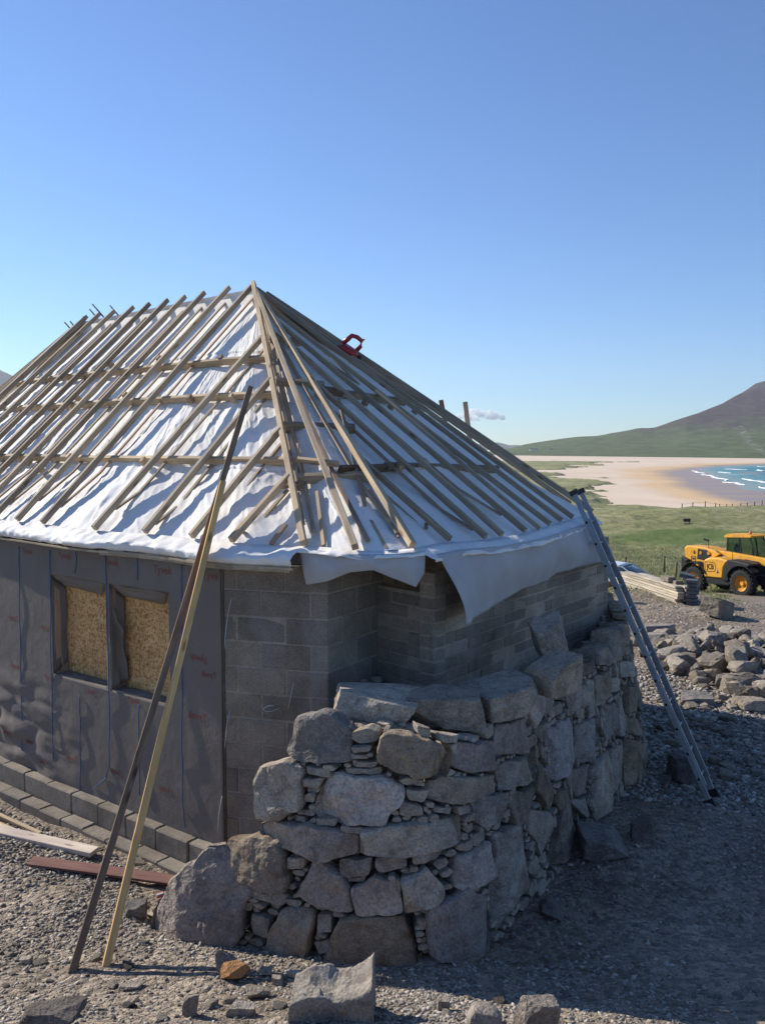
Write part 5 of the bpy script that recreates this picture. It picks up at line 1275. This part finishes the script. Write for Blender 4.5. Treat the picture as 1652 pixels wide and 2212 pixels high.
# ------------------------------------------------------------------ ladder
LA = ground_pt(1533, 1738); LB = atd(1238, 1062, 9.75); SEP = nrm(np.array([.46, .89, 0]))*.30
lad = empty('ladder', LA+SEP/2, 'grey aluminium ladder leaning against the eave of the end wall', 'ladder')
ax = nrm(LB-LA); LL = np.linalg.norm(LB-LA); su = nrm(SEP); ln = nrm(np.cross(su, ax))
for k in (0, 1):
    o_ = SEP*k; beam_obj('rail', LA+o_, LB+o_-ax*(0 if k == 0 else .02), .022, .052, M_ALU, lad, up=ln)
    mb = MB(); beam(mb, LA+o_-ax*.03, LA+o_+ax*.05, .04, .10, ln); mb.build('foot', M_BLACK, lad)
    mb = MB(); beam(mb, LB+o_-ax*.04, LB+o_+ax*.015, .034, .092, ln); mb.build('end_cap', M_BLACK, lad)
    # second section nested outside
    beam_obj('rail', LA+o_+ax*.18+ln*.022*(1 if ln[1] < 0 else -1)+su*(.022 if k == 0 else -.022), LA+o_+ax*(LL-.35)+ln*.022*(1 if ln[1] < 0 else -1)+su*(.022 if k == 0 else -.022), .018, .04, M_ALU, lad, up=ln)
nr_ = int(LL/.26)
for k in range(1, nr_):
    c = LA+ax*(k*.262); mb = MB(); tube(mb, [c-su*.016, c+SEP+su*.016], .017, 10); r_ = mb.build('rung', M_ALU, lad, smooth=True)
    mb = MB(); tube(mb, [c-su*.0175, c-su*.012], .0135, 10); mb.build('rung_end_shade', M_HOLE_SHADE, r_)  # solid dark disc paints the shade of an open rung end

# ------------------------------------------------------------------ nail gun on the roof
p, sa, ta = on_roof(752, 742, .06); d = nrm(h2*0+smE(np.array([s_of(1235)]))[0]-APEX); n = Sn(np.array([s_of(1186)]), np.array([0.]))[0]
c0 = atd(757, 752, p[1]-.06); gun = empty('nail_gun', c0, 'red nail gun lying on the rafters near the roof peak', 'power tool')
rt = nrm(np.array([.83, 0, -.56])); up_ = nrm(np.array([.56, 0, .83])); yy = np.array([0, 1., 0])
def gpt(x, y): return atd(x-2, y+6, c0[1])
mb = MB(); tube(mb, [gpt(735, 741), gpt(748, 749), gpt(762, 757), gpt(772, 766)], [.03, .05, .055, .05], 12); mb.build('barrel', M_RED, gun, smooth=True)
mb = MB(); tube(mb, [gpt(742, 736), gpt(754, 726), gpt(762, 719), gpt(773, 722), gpt(784, 731), gpt(781, 742), gpt(772, 751)], [.03, .032, .03, .028, .03, .026, .03], 12); mb.build('handle', M_RED, gun, smooth=True)
mb = MB(); tube(mb, [gpt(772, 766), gpt(780, 771)], .05, 12); mb.build('cap', M_BLACK, gun, smooth=True)
mb = MB(); tube(mb, [gpt(720, 733), gpt(732, 740)], .022, 10); mb.build('nose', M_GREY, gun, smooth=True)
mb = MB(); tube(mb, [gpt(784, 729), gpt(790, 727)], .010, 8); mb.build('air_fitting', M_GREY, gun, smooth=True)
# timbers and rods standing beyond the roof
for (x0, y0, x1, y1, d, mt, lb) in ((1004, 868, 1010, 915, 13.2, M_REDW, 'upright reddish timber sticking up behind the right slope of the roof'), (952, 864, 956, 885, 13.4, M_DKPOLE, 'dark timber end just showing above the right slope of the roof')):
    a = atd(x0, y0, d); b = atd(x1, y1, d); dv = (a-b)/np.linalg.norm(a-b); L = (a[2]+.3)/dv[2]; tag(beam_obj('timber_upright', a-dv*L, a, .07, .05, mt, None, up=Y_, origin=a-dv*L), lb, 'timber')
for i, (x0, y0, x1, y1, lb) in enumerate(((200, 657, 222, 682, 'longest'), (194, 668, 206, 682, 'short one beside the longest'), (238, 660, 250, 674, 'rightmost'), (140, 696, 156, 714, 'leftmost'), (152, 694, 160, 704, 'second from left'))):
    a = atd(x0, y0, 15.2); b = atd(x1, y1, 15.2); dv = nrm(a-b); e = a-dv*1.1; mb = MB(); tube(mb, [e, a], .014, 6); tag(mb.build('metal_rod', M_SLATE, origin=e, smooth=True), 'thin dark rod behind the left part of the ridge, %s' % lb, 'rod')

# ------------------------------------------------------------------ stacks beyond the mound
sp = ground_pt(1420, 1300); ts = empty('timber_stack', atd(1420, 1300, 21.5), 'stack of pale weathered boards between the gravel mound and the telehandler', 'timber stack')
A0 = atd(1352, 1261, 24.0); B0 = atd(1478, 1303, 20.6)
dv = nrm((B0-A0)*np.array([1, 1, 1])); sd_ = nrm(np.cross(dv, UP)); ub = np.cross(sd_, dv); rg = np.random.default_rng(4)
if ub[2] < 0: ub = -ub
for r in range(7):
    for c in range(2 if r > 1 else 3):
        e0 = rg.uniform(-.35, .1)-.25*(r < 2)+(.9 if (r == 6) else 0); e1 = rg.uniform(-.12, .06); pa = A0+dv*e0+sd_*(c*.20-.12)*-1+ub*(r*.062); pb = B0+dv*e1+sd_*(c*.20-.12)*-1+ub*(r*.062)
        beam_obj('board', pa, pb, .17, .052, M_OLDW, ts, up=ub)
for i, (x, y, d) in enumerate(((1442, 1250, 21.4), (1458, 1258, 21.2))):
    p = atd(x, y, d); mb = MB(); cbox(mb, p, dv, sd_, ub, .45, .2, .12, .01); tag(mb.build('concrete_block', M_BLOCK, origin=p-UP*.05, tone=True), 'grey concrete block lying on top of the board stack, %s one' % ('left' if i == 0 else 'right'), 'block')
p = atd(1493, 1306, 20.6); sk_ = empty('slab_stack', p, 'neat stack of dark grey slabs at the right end of the boards', 'slab stack')
for k in range(7):
    mb = MB(); cbox(mb, p+UP*(.05+k*.088)+X_*rg.uniform(-.03, .03), nrm(np.array([.9, -.4, 0])), nrm(np.array([.4, .9, 0])), UP, .27-.02*(k % 3), .40, .078, .008); mb.build('slab', M_SLATE, sk_)
p = atd(1484, 1244, 20.9); mb = MB(); cbox(mb, p, nrm(np.array([.9, -.4, -.2])), nrm(np.array([.4, .9, 0])), nrm(np.cross([.9, -.4, -.2], [.4, .9, 0])), .36, .35, .10, .01); tag(mb.build('slab_block', M_SLATE, origin=p), 'tilted dark slab on top of the slab stack', 'slab')
p = ground_pt(1318, 1262); mb = MB()
p = atd(1316, 1262, 21.0); V, Fc = rock_verts(3, 66, (.16, .14, .1), 6); mb.add(V+p, Fc.tolist()); tag(mb.build('reddish_lump', M_RUST, origin=p), 'reddish lump beside the far corner of the end wall', 'lump')

# ------------------------------------------------------------------ fences
def post(mb, p, h_, r): tube(mb, [p-UP*.3, p+UP*h_+X_*.02], [r, r*.9], 7)
fn = empty('fence', atd(1400, 1235, 57), 'post and wire fence crossing the field behind the timber stack', 'fence'); wp = []
for x, y0, y1 in ((1349, 1202, 1238), (1433, 1200, 1232), (1459, 1213, 1243), (1520, 1206, 1240), (1610, 1200, 1236)):
    d = 57-(6 if x == 1459 else 0); p = atd(x, y1, d); h_ = (y1-y0)/F*d; p[2] = max(p[2], hz1(p[0], p[1])-.1); mb = MB(); post(mb, p, h_, .075); mb.build('post', M_DKPOLE, fn, smooth=True)
    if x != 1459: wp.append((p, h_))
for k in (.4, .65, .9):
    mb = MB(); tube(mb, [q+UP*h_*k for q, h_ in wp], .008, 4); mb.build('wire', M_GREY, fn)
fn2 = empty('fence', atd(1500, 1090, 196), 'far post and wire fence along the crest above the beach', 'fence'); wp = []
for x, y0, y1 in ((1472, 1092, 1101), (1495, 1091, 1100), (1522, 1087, 1099), (1544, 1092, 1102), (1553, 1092, 1101), (1568, 1094, 1103), (1580, 1096, 1105), (1598, 1098, 1107), (1612, 1099, 1108), (1628, 1101, 1110), (1644, 1100, 1112)):
    d = 192; p = atd(x, y1, d); z = hz1(p[0], p[1]); h_ = (y1-y0)/F*d+max(0, p[2]-z); p[2] = z; mb = MB(); post(mb, p, h_, .11); mb.build('post', M_DKPOLE, fn2, smooth=True); wp.append((p, h_))
mb = MB(); tube(mb, [q+UP*h_*.8 for q, h_ in wp], .02, 4); mb.build('wire', M_GREY, fn2)
p = ground_pt(1482, 1130); tr = empty('feed_trough', p, 'small dark trough standing on the bright green strip of the field', 'trough')
mb = MB(); box(mb, p[0]-.55, p[0]+.55, p[1]-.3, p[1]+.3, p[2]+.25, p[2]+.75, .04); mb.build('body', M_BLACK, tr)
for k in (-.45, .45): mb = MB(); box(mb, p[0]+k-.05, p[0]+k+.05, p[1]-.25, p[1]+.25, p[2]-.05, p[2]+.25, .01); mb.build('leg', M_GREY, tr)

# ------------------------------------------------------------------ local-frame builder for vehicles
class Loc:
    """parts in the vehicle's own axes: x forward, y left, z up"""
    def __init__(s, root): s.r = root
    def put(s, mb, name, mat, par=None, smooth=False):
        V = np.concatenate(mb.v); me = bpy.data.meshes.new(name); me.from_pydata(V.tolist(), [], mb.f); me.materials.append(mat)
        if smooth: me.polygons.foreach_set('use_smooth', [True]*len(me.polygons))
        o = bpy.data.objects.new(name, me); COL.objects.link(o); o.parent = par or s.r; return o
def prof_solid(mb, poly, y0, y1, bev=.03):
    """side profile (x,z) extruded across y with chamfered edges"""
    n = len(poly); c = np.mean(poly, 0); q = []
    inner = [(c[0]+(x-c[0])*(1-bev/max(.2, abs(x-c[0])+.01)), c[1]+(z-c[1])*(1-bev/max(.2, abs(z-c[1])+.01))) for x, z in poly]
    V = [(x, y0, z) for x, z in inner]+[(x, y0+bev, z) for x, z in poly]+[(x, y1-bev, z) for x, z in poly]+[(x, y1, z) for x, z in inner]
    Fc = [tuple(range(n)), tuple(range(4*n-1, 3*n-1, -1))]
    for k in range(3):
        for i in range(n): j = (i+1) % n; Fc.append((k*n+i, (k+1)*n+i, (k+1)*n+j, k*n+j))
    mb.add(V, Fc)
def wheel(L, x, y, z, R, W_, side, steer=0):
    """tyre with lugs, rim and hub; side=-1 outer face toward -y"""
    mb = MB(); n = 40; pr = [(R*.56, -.5), (R*.80, -.52), (R*.93, -.46), (R*.985, -.3), (R*1.0, 0), (R*.985, .3), (R*.93, .46), (R*.80, .52), (R*.56, .5)]; V = []
    for i in range(n):
        a = 2*pi*i/n
        for r, w2 in pr: V.append((x+r*cos(a), y+w2*W_, z+r*sin(a)))
    m_ = len(pr); mb.add(V, [(i*m_+k, i*m_+k+1, ((i+1) % n)*m_+k+1, ((i+1) % n)*m_+k) for i in range(n) for k in range(m_-1)])
    for i in range(20):
        for sd in (0, 1):
            a = 2*pi*(i+.5*sd)/20; c = np.array([x+R*1.0*cos(a), y+(sd-.5)*W_*.5, z+R*1.0*sin(a)]); rad = np.array([cos(a), 0, sin(a)]); tn = np.array([-sin(a), 0, cos(a)]); d = nrm(Y_*(1 if sd else -1)+tn*.7); e = nrm(np.cross(rad, d))
            cbox(mb, c, d, e, rad, W_*.52, .05, .07, .006)
    t_ = L.put(mb, 'tyre', M_RUBBER, smooth=False)
    w_ = bpy.data.objects.new('wheel', None)
    mb = MB(); V = []; pr = [(.0, .20), (R*.16, .20), (R*.18, .12), (R*.34, .10), (R*.40, .20), (R*.52, .34), (R*.57, .44), (R*.57, -.40)]; n = 32
    for i in range(n):
        a = 2*pi*i/n
        for r, w2 in pr: V.append((x+r*cos(a), y+side*w2*W_, z+r*sin(a)))
    m_ = len(pr); mb.add(V, [(i*m_+k, i*m_+k+1, ((i+1) % n)*m_+k+1, ((i+1) % n)*m_+k) for i in range(n) for k in range(m_-1)])
    rim = L.put(mb, 'rim', M_YDIRT, t_)
    mb = MB(); tube(mb, [(x, y+side*.18*W_, z), (x, y+side*.30*W_, z)], R*.15, 16); L.put(mb, 'hub', M_YEL, t_)
    t_.name = 'wheel'; bpy.data.objects.remove(w_)
    return t_

# ------------------------------------------------------------------ telehandler
fw = nrm(np.array([.45, -.89, 0])); jp = ground_pt(1503, 1279); jp = atd(1503, 1279, 41.0)
lf = np.cross(UP, fw); org = jp+lf*.95; org[2] = hz1(org[0], org[1])
org[2] = jp[2]
J = empty('telehandler', org, 'yellow telehandler with black trim and folded boom parked on the track', 'telehandler', rz=atan2(fw[1], fw[0])); J.rotation_euler = (0, radians(-3.5), atan2(fw[1], fw[0])); L = Loc(J)
RWH = .63
for x, y, s_ in ((0, -.95, -1), (0, .95, 1), (2.75, -.95, -1), (2.75, .95, 1)): wheel(L, x, y, RWH, RWH, .40, s_)
mb = MB(); prof_solid(mb, [(-.95, .62), (3.7, .55), (3.7, .95), (2.2, 1.0), (-.2, 1.0), (-.95, .95)], -.42, .42); L.put(mb, 'chassis', M_BLACK)
mb = MB(); tube(mb, [(0, -.9, RWH), (0, .9, RWH)], .13, 10); tube(mb, [(2.75, -.9, RWH), (2.75, .9, RWH)], .13, 10); L.put(mb, 'axle', M_BLACK)
mb = MB(); prof_solid(mb, [(-1.05, 1.0), (.62, 1.0), (.66, 1.62), (1.0, 1.84), (.75, 1.98), (.15, 2.12), (-1.0, 2.16), (-1.12, 2.05), (-1.12, 1.55)], -.52, .40, .05); rf = L.put(mb, 'rear_frame', M_YEL)
mb = MB(); prof_solid(mb, [(-.32, 1.55), (.12, 1.5), (.55, 1.75), (.3, 2.0), (-.25, 2.05)], -.545, -.50, .02); L.put(mb, 'frame_recess', M_BLACK, rf)
for (x, z) in ((-.55, 1.9), (-.05, 1.85), (.42, 1.85)): mb = MB(); tube(mb, [(x, -.57, z), (x, -.5, z)], .085, 12); L.put(mb, 'pivot_pin', M_YDIRT, rf)
mb = MB(); prof_solid(mb, [(-1.10, 1.0), (-.62, 1.0), (-.74, 1.50), (-1.08, 1.62)], -.80, -.40, .04); prof_solid(mb, [(-1.18, .75), (-.8, .75), (-.8, 1.2), (-1.18, 1.2)], -.6, .6, .04); L.put(mb, 'rear_bumper', M_BLACK)
mb = MB(); prof_solid(mb, [(.62, .78), (1.72, .78), (1.80, 1.30), (1.98, 1.62), (1.55, 1.72), (.95, 1.70), (.68, 1.60), (.60, 1.45)], -1.12, -.30, .06); ec = L.put(mb, 'engine_cover', M_YEL)
mb = MB(); prof_solid(mb, [(1.74, .70), (2.0, .70), (2.05, 1.15), (2.35, 1.42), (3.2, 1.45), (3.2, 1.52), (2.5, 1.62), (2.02, 1.66), (1.84, 1.32)], -1.14, -.30, .03); L.put(mb, 'side_panel', M_BLACK)
mb = MB(); prof_solid(mb, [(.45, .48), (2.05, .48), (2.05, .80), (.45, .80)], -1.05, -.30, .03); L.put(mb, 'belly_tank', M_BLACK)
def fender(x, z, R, y0, y1, a0, a1):
    mb = MB(); n = 16; V = []
    for i in range(n+1):
        a = a0+(a1-a0)*i/n
        for r in (R, R+.035):
            for y in (y0, y1): V.append((x+r*cos(a), y, z+r*sin(a)))
    Fc = []
    for i in range(n):
        b = i*4; Fc += [(b, b+1, b+5, b+4), (b+2, b+6, b+7, b+3), (b, b+4, b+6, b+2), (b+1, b+3, b+7, b+5)]
    Fc += [(0, 2, 3, 1), (n*4, n*4+1, n*4+3, n*4+2)]; mb.add(V, Fc); L.put(mb, 'mudguard', M_BLACK)
fender(0, RWH, .80, -1.17, -.70, radians(20), radians(165)); fender(2.75, RWH, .80, -1.17, -.70, radians(40), radians(160)); fender(0, RWH, .80, .70, 1.17, radians(20), radians(165)); fender(2.75, RWH, .80, .70, 1.17, radians(30), radians(150))
def slbeam(x0, z0, x1, z1, y0, y1, h_, name, mat, par=None):
    mb = MB(); beam(mb, (x0, (y0+y1)/2, z0), (x1, (y0+y1)/2, z1), y1-y0, h_, UP); return L.put(mb, name, mat, par)
bo = slbeam(-.85, 1.98, 3.9, 1.50, -.28, .04, .34, 'boom', M_YEL); slbeam(3.7, 1.52, 4.5, 1.40, -.24, .0, .26, 'boom_extension', M_YEL, bo)
mb = MB(); tube(mb, [(.6, -.36, 1.75), (2.6, -.36, 1.55)], .05, 10); L.put(mb, 'hydraulic_ram', M_GREY, bo)
slbeam(4.4, 1.45, 4.75, .55, -.22, -.02, .26, 'boom_head', M_YDIRT, bo)
mb = MB(); prof_solid(mb, [(4.75, .25), (4.90, .25), (4.95, 1.25), (4.80, 1.25)], -.95, .80, .02); ca = L.put(mb, 'fork_carriage', M_BLACK)
for y in (-.5, .4): mb = MB(); prof_solid(mb, [(4.9, .22), (6.0, .22), (6.0, .25), (4.9, .30)], y, y+.12, .01); L.put(mb, 'fork', M_GREY, ca)
# cab on the left side
cb = MB(); prof_solid(cb, [(.95, .95), (2.65, .95), (2.75, 1.45), (.85, 1.45)], .12, 1.08, .03); L.put(cb, 'cab_base', M_BLACK)
mb = MB(); prof_solid(mb, [(.74, 2.66), (.98, 2.76), (2.1, 2.76), (2.35, 2.69), (2.30, 2.62), (.80, 2.58)], .10, 1.12, .03); L.put(mb, 'cab_roof', M_YEL)
mb = MB()
for y in (.14, 1.06):
    beam(mb, (.86, y, 1.4), (.96, y, 2.64), .05, .06, X_); beam(mb, (1.75, y, 1.4), (1.66, y, 2.64), .05, .05, X_); beam(mb, (2.74, y, 1.4), (2.16, y, 2.66), .05, .06, X_); beam(mb, (.96, y, 2.60), (2.2, y, 2.62), .05, .06, UP); beam(mb, (.86, y, 1.46), (2.74, y, 1.46), .05, .06, UP)
for x, z in ((.96, 2.62), (2.2, 2.64), (.86, 1.46), (2.74, 1.46)): beam(mb, (x, .14, z), (x, 1.06, z), .05, .05, UP)
L.put(mb, 'cab_frame', M_BLACK)
mb = MB()
for y in (.15, 1.05): mb.add([(.9, y, 1.5), (2.70, y, 1.5), (2.18, y, 2.60), (.98, y, 2.60)], [(0, 1, 2, 3)])
mb.add([(2.71, .16, 1.5), (2.71, 1.04, 1.5), (2.18, 1.04, 2.62), (2.18, .16, 2.62)], [(0, 1, 2, 3)]); mb.add([(.88, .16, 1.5), (.88, 1.04, 1.5), (.97, 1.04, 2.60), (.97, .16, 2.60)], [(0, 1, 2, 3)]); L.put(mb, 'cab_glass', M_GLASS)
mb = MB(); cbox(mb, (1.35, .6, 1.5), X_, Y_, Z_, .45, .45, .12, .03); cbox(mb, (1.13, .6, 1.82), nrm(np.array([1, 0, .15])), Y_, nrm(np.array([-.15, 0, 1])), .12, .42, .62, .03); cbox(mb, (1.10, .6, 2.2), X_, Y_, Z_, .1, .26, .16, .03); L.put(mb, 'seat', M_GREY)
mb = MB(); tube(mb, [(2.35, .6, 1.45), (2.2, .6, 1.75)], .03, 8); tube(mb, [(2.2+.03*cos(a), .6+.18*sin(a), 1.78+.1*cos(a)) for a in np.linspace(0, 2*pi, 14)], .015, 6, False); L.put(mb, 'steering_wheel', M_BLACK)
mb = MB(); tube(mb, [(1.95, .5, 2.75), (1.95, .5, 2.88)], [.07, .055], 12); L.put(mb, 'beacon', M_ORANGE, smooth=True)
mb = MB(); tube(mb, [(.35, -.46, 2.08), (.35, -.46, 2.42)], .012, 6); L.put(mb, 'mirror_stalk', M_BLACK)
mb = MB(); cbox(mb, (.25, -.5, 2.48), nrm(np.array([1, .2, -.25])), Y_, UP, .30, .05, .10, .02); L.put(mb, 'mirror', M_BLACK)
mb = MB(); tube(mb, [(2.2, -1.0, 1.55), (2.22, -1.0, 2.0)], .012, 6); L.put(mb, 'mirror_stalk', M_BLACK)
def lettering(txt, h_, org_, ex, ez, mat, par, name='lettering', bold=.02, sx=1.0):
    cu = bpy.data.curves.new('t', 'FONT'); cu.body = txt; cu.size = h_*1.35; cu.offset = bold*h_; cu.align_x = 'CENTER'; cu.align_y = 'CENTER'; to = bpy.data.objects.new('t', cu); COL.objects.link(to)
    tm = bpy.data.meshes.new_from_object(to.evaluated_get(bpy.context.evaluated_depsgraph_get())); V = np.array([v.co[:] for v in tm.vertices]); fc = [list(p.vertices) for p in tm.polygons]; bpy.data.objects.remove(to); bpy.data.meshes.remove(tm)
    mb = MB(); mb.add([np.array(org_)+ex*x*sx+ez*y for x, y, _ in V], fc); return L.put(mb, name, mat, par)
YF = -1.125
lettering('JCB', .25, (1.03, YF-.004, 1.28), X_, Z_, M_BLACK, ec, bold=.025, sx=.80)
mb = MB(); fr_ = [(.72, 1.04), (1.28, 1.08), (1.34, 1.20), (1.34, 1.36), (1.28, 1.48), (.72, 1.52)]; frl = [(x, YF, z) for x, z in fr_]; frl.append(frl[0])
for a, b in zip(frl[:-1], frl[1:]): beam(mb, a, b, .004, .022, nrm(np.cross(Y_, np.array(b)-np.array(a))))
L.put(mb, 'logo_border', M_BLACK, ec)
mb = MB(); mb.add([(1.40, YF-.001, 1.0), (1.47, YF-.001, 1.02), (1.53, YF-.001, 1.0), (1.48, YF-.001, 1.14), (1.465, YF-.001, 1.20), (1.45, YF-.001, 1.14)], [(0, 1, 2, 3, 4, 5)]); L.put(mb, 'warning_mark', M_BLACK, ec)
mb = MB()
for x0, x1, z0, z1 in ((-.68, -.40, 1.42, 1.44), (-.68, -.40, 1.66, 1.68), (-.68, -.66, 1.42, 1.68), (-.42, -.40, 1.42, 1.68), (-.60, -.48, 1.50, 1.60), (-.68, -.40, 1.26, 1.37)): box(mb, x0, x1, -.535, -.52, z0, z1, .002)
L.put(mb, 'emblem', M_BLACK, rf)
mb = MB(); prof_solid(mb, [(2.30, 1.46), (3.05, 1.40), (3.05, 1.58), (2.30, 1.66)], -.335, -.29, .005); pl = L.put(mb, 'number_plate', M_BLACK, bo)
lettering('535-', .13, (2.64, -.345, 1.53), X_, Z_, M_WHITE, pl, bold=.04)

# ------------------------------------------------------------------ parked car
cp = atd(1350, 1300, 36.0); cp[2] = hz1(cp[0], cp[1]); cf = nrm(np.array([.80, -.60, 0])); cp = atd(1352, 1216, 36.0); gz0 = hz1(cp[0], cp[1]); car_z = cp[2]-1.44
C_ = empty('parked_car', (cp[0]-.3, cp[1], car_z), 'white car parked beyond the end wall, only roof and windscreen showing', 'car', rz=atan2(cf[1], cf[0])); L = Loc(C_)
def car_loft(st, name, mat, par=None):
    """stations (x, halfwidth low, halfwidth high, z low, z high)"""
    mb = MB(); V = []
    for x, wl_, wh, z0, z1 in st:
        V += [(x, -wl_*.96, z0), (x, -wl_, z0+(z1-z0)*.35), (x, -(wl_+wh)/2, z0+(z1-z0)*.75), (x, -wh*.9, z1-.015), (x, 0, z1+.01), (x, wh*.9, z1-.015), (x, (wl_+wh)/2, z0+(z1-z0)*.75), (x, wl_, z0+(z1-z0)*.35), (x, wl_*.96, z0)]
    n = 9; Fc = [(i*n+k, i*n+(k+1) % n, (i+1)*n+(k+1) % n, (i+1)*n+k) for i in range(len(st)-1) for k in range(n)]; Fc += [tuple(range(n-1, -1, -1)), tuple((len(st)-1)*n+k for k in range(n))]; mb.add(V, Fc); return L.put(mb, name, mat, par, smooth=True)
bd = car_loft([(-2.05, .70, .62, .35, .85), (-1.95, .82, .74, .28, .95), (-1.2, .88, .80, .25, .98), (0, .88, .82, .25, .96), (.9, .88, .80, .25, .94), (1.7, .86, .72, .26, .82), (2.05, .74, .58, .32, .66)], 'body', M_WHITE)
car_loft([(-1.75, .70, .62, .9, .98), (-1.2, .72, .58, .9, 1.32), (-.6, .72, .58, .9, 1.42), (.25, .72, .58, .9, 1.42), (1.05, .72, .64, .88, .96)], 'cabin_glass', M_WIND)
mb = MB(); n = 10; V = []
for i, x in enumerate(np.linspace(-1.25, .35, n)):
    z = 1.44-.10*abs((x+.4)/.9)**2.5
    for y in (-.60, -.3, 0, .3, .60): V.append((x, y, z-.06*abs(y/.6)**3+.01))
mb.add(V, [(i*5+k, i*5+k+1, i*5+k+6, i*5+k+5) for i in range(n-1) for k in range(4)]); ro = L.put(mb, 'roof', M_WHITE, smooth=True); md = ro.modifiers.new('thickness', 'SOLIDIFY'); md.thickness = .03
for y in (-.66, .66):
    mb = MB(); beam(mb, (.35, y*.9, 1.38), (1.08, y*1.02, .95), .05, .04, UP); beam(mb, (-.35, y*.97, .95), (-.35, y*.9, 1.38), .06, .03, X_); L.put(mb, 'pillar', M_WHITE)
for x in (-1.3, 1.3):
    for y, s_ in ((-.78, -1), (.78, 1)):
        mb = MB(); tube(mb, [(x, y-.09, .31), (x, y+.09, .31)], .31, 24); wh = L.put(mb, 'wheel', M_RUBBER); mb = MB(); tube(mb, [(x, y+s_*.085, .31), (x, y+s_*.10, .31)], .19, 16); L.put(mb, 'hubcap', M_ALU, wh)
for y in (-.55, .55): mb = MB(); cbox(mb, (1.98, y, .60), X_, Y_, Z_, .10, .28, .12, .03); L.put(mb, 'headlight', M_WIND)

# ------------------------------------------------------------------ small cloud over the horizon
cc_ = atd(1035, 900, 9000.); cl = MB(); rg = np.random.default_rng(6); cm_ = 9000/F
for k in range(46):
    u = rg.uniform(-1, 1); x = u*50*cm_; hh_ = (1-abs(u)**1.6)*(19 if u < .5 else 12)+2; z = rg.uniform(-6, hh_)*cm_*.75; r = cm_*rg.uniform(4.5, 9)*(1-.45*abs(u)); V, Fc = ICO[3]
    cl.add(V*np.array([r*1.5, r*1.3, r])*(1+.22*fbm(V*2+k, 3, k)[:, None])+np.array([x, rg.uniform(-60, 60), z]), Fc.tolist())
cl.v = [v+cc_ for v in cl.v]
co = cl.build('cloud', M_WPAP, smooth=True); 
rmd = co.modifiers.new('remesh', 'REMESH'); rmd.mode = 'VOXEL'; rmd.voxel_size = 5
t = NT('cloud_vapour'); t.t.nodes.remove(t.b); pv = t.n('ShaderNodeVolumePrincipled'); pv.inputs['Color'].default_value = (1, 1, 1, 1)
dn = t.noise(.012, 5, .6); dn = t.ramp(dn, [(.36, 0.), (.62, 1.)]); t.l(t.math(dn, .034), pv.inputs['Density']); mo_ = [n for n in t.t.nodes if n.type == 'OUTPUT_MATERIAL'][0]; t.l(pv.outputs[0], mo_.inputs['Volume'])
co.data.materials.clear(); co.data.materials.append(t.m); tag(co, 'small white cumulus cloud just above the horizon right of the roof', 'cloud', kind='structure')
# thin sea air between the site and the far shore
mb = MB(); mb.add([(x, y, z) for z in (-22.0, 620.0) for x, y in ((-4200, -400), (6000, -400), (6000, 7200), (-4200, 7200))], [(3, 2, 1, 0), (4, 5, 6, 7), (0, 1, 5, 4), (1, 2, 6, 5), (2, 3, 7, 6), (3, 0, 4, 7)])
hz_o = mb.build('haze', M_WPAP); t = NT('sea_haze'); t.t.nodes.remove(t.b); pv = t.n('ShaderNodeVolumePrincipled'); pv.inputs['Color'].default_value = (.80, .88, 1, 1); pv.inputs['Density'].default_value = .000055; pv.inputs['Anisotropy'].default_value = .3
mo_ = [n for n in t.t.nodes if n.type == 'OUTPUT_MATERIAL'][0]; t.l(pv.outputs[0], mo_.inputs['Volume']); hz_o.data.materials.clear(); hz_o.data.materials.append(t.m); tag(hz_o, kind='stuff')
for o in SC.objects:
    if '_loc' in o: del o['_loc']
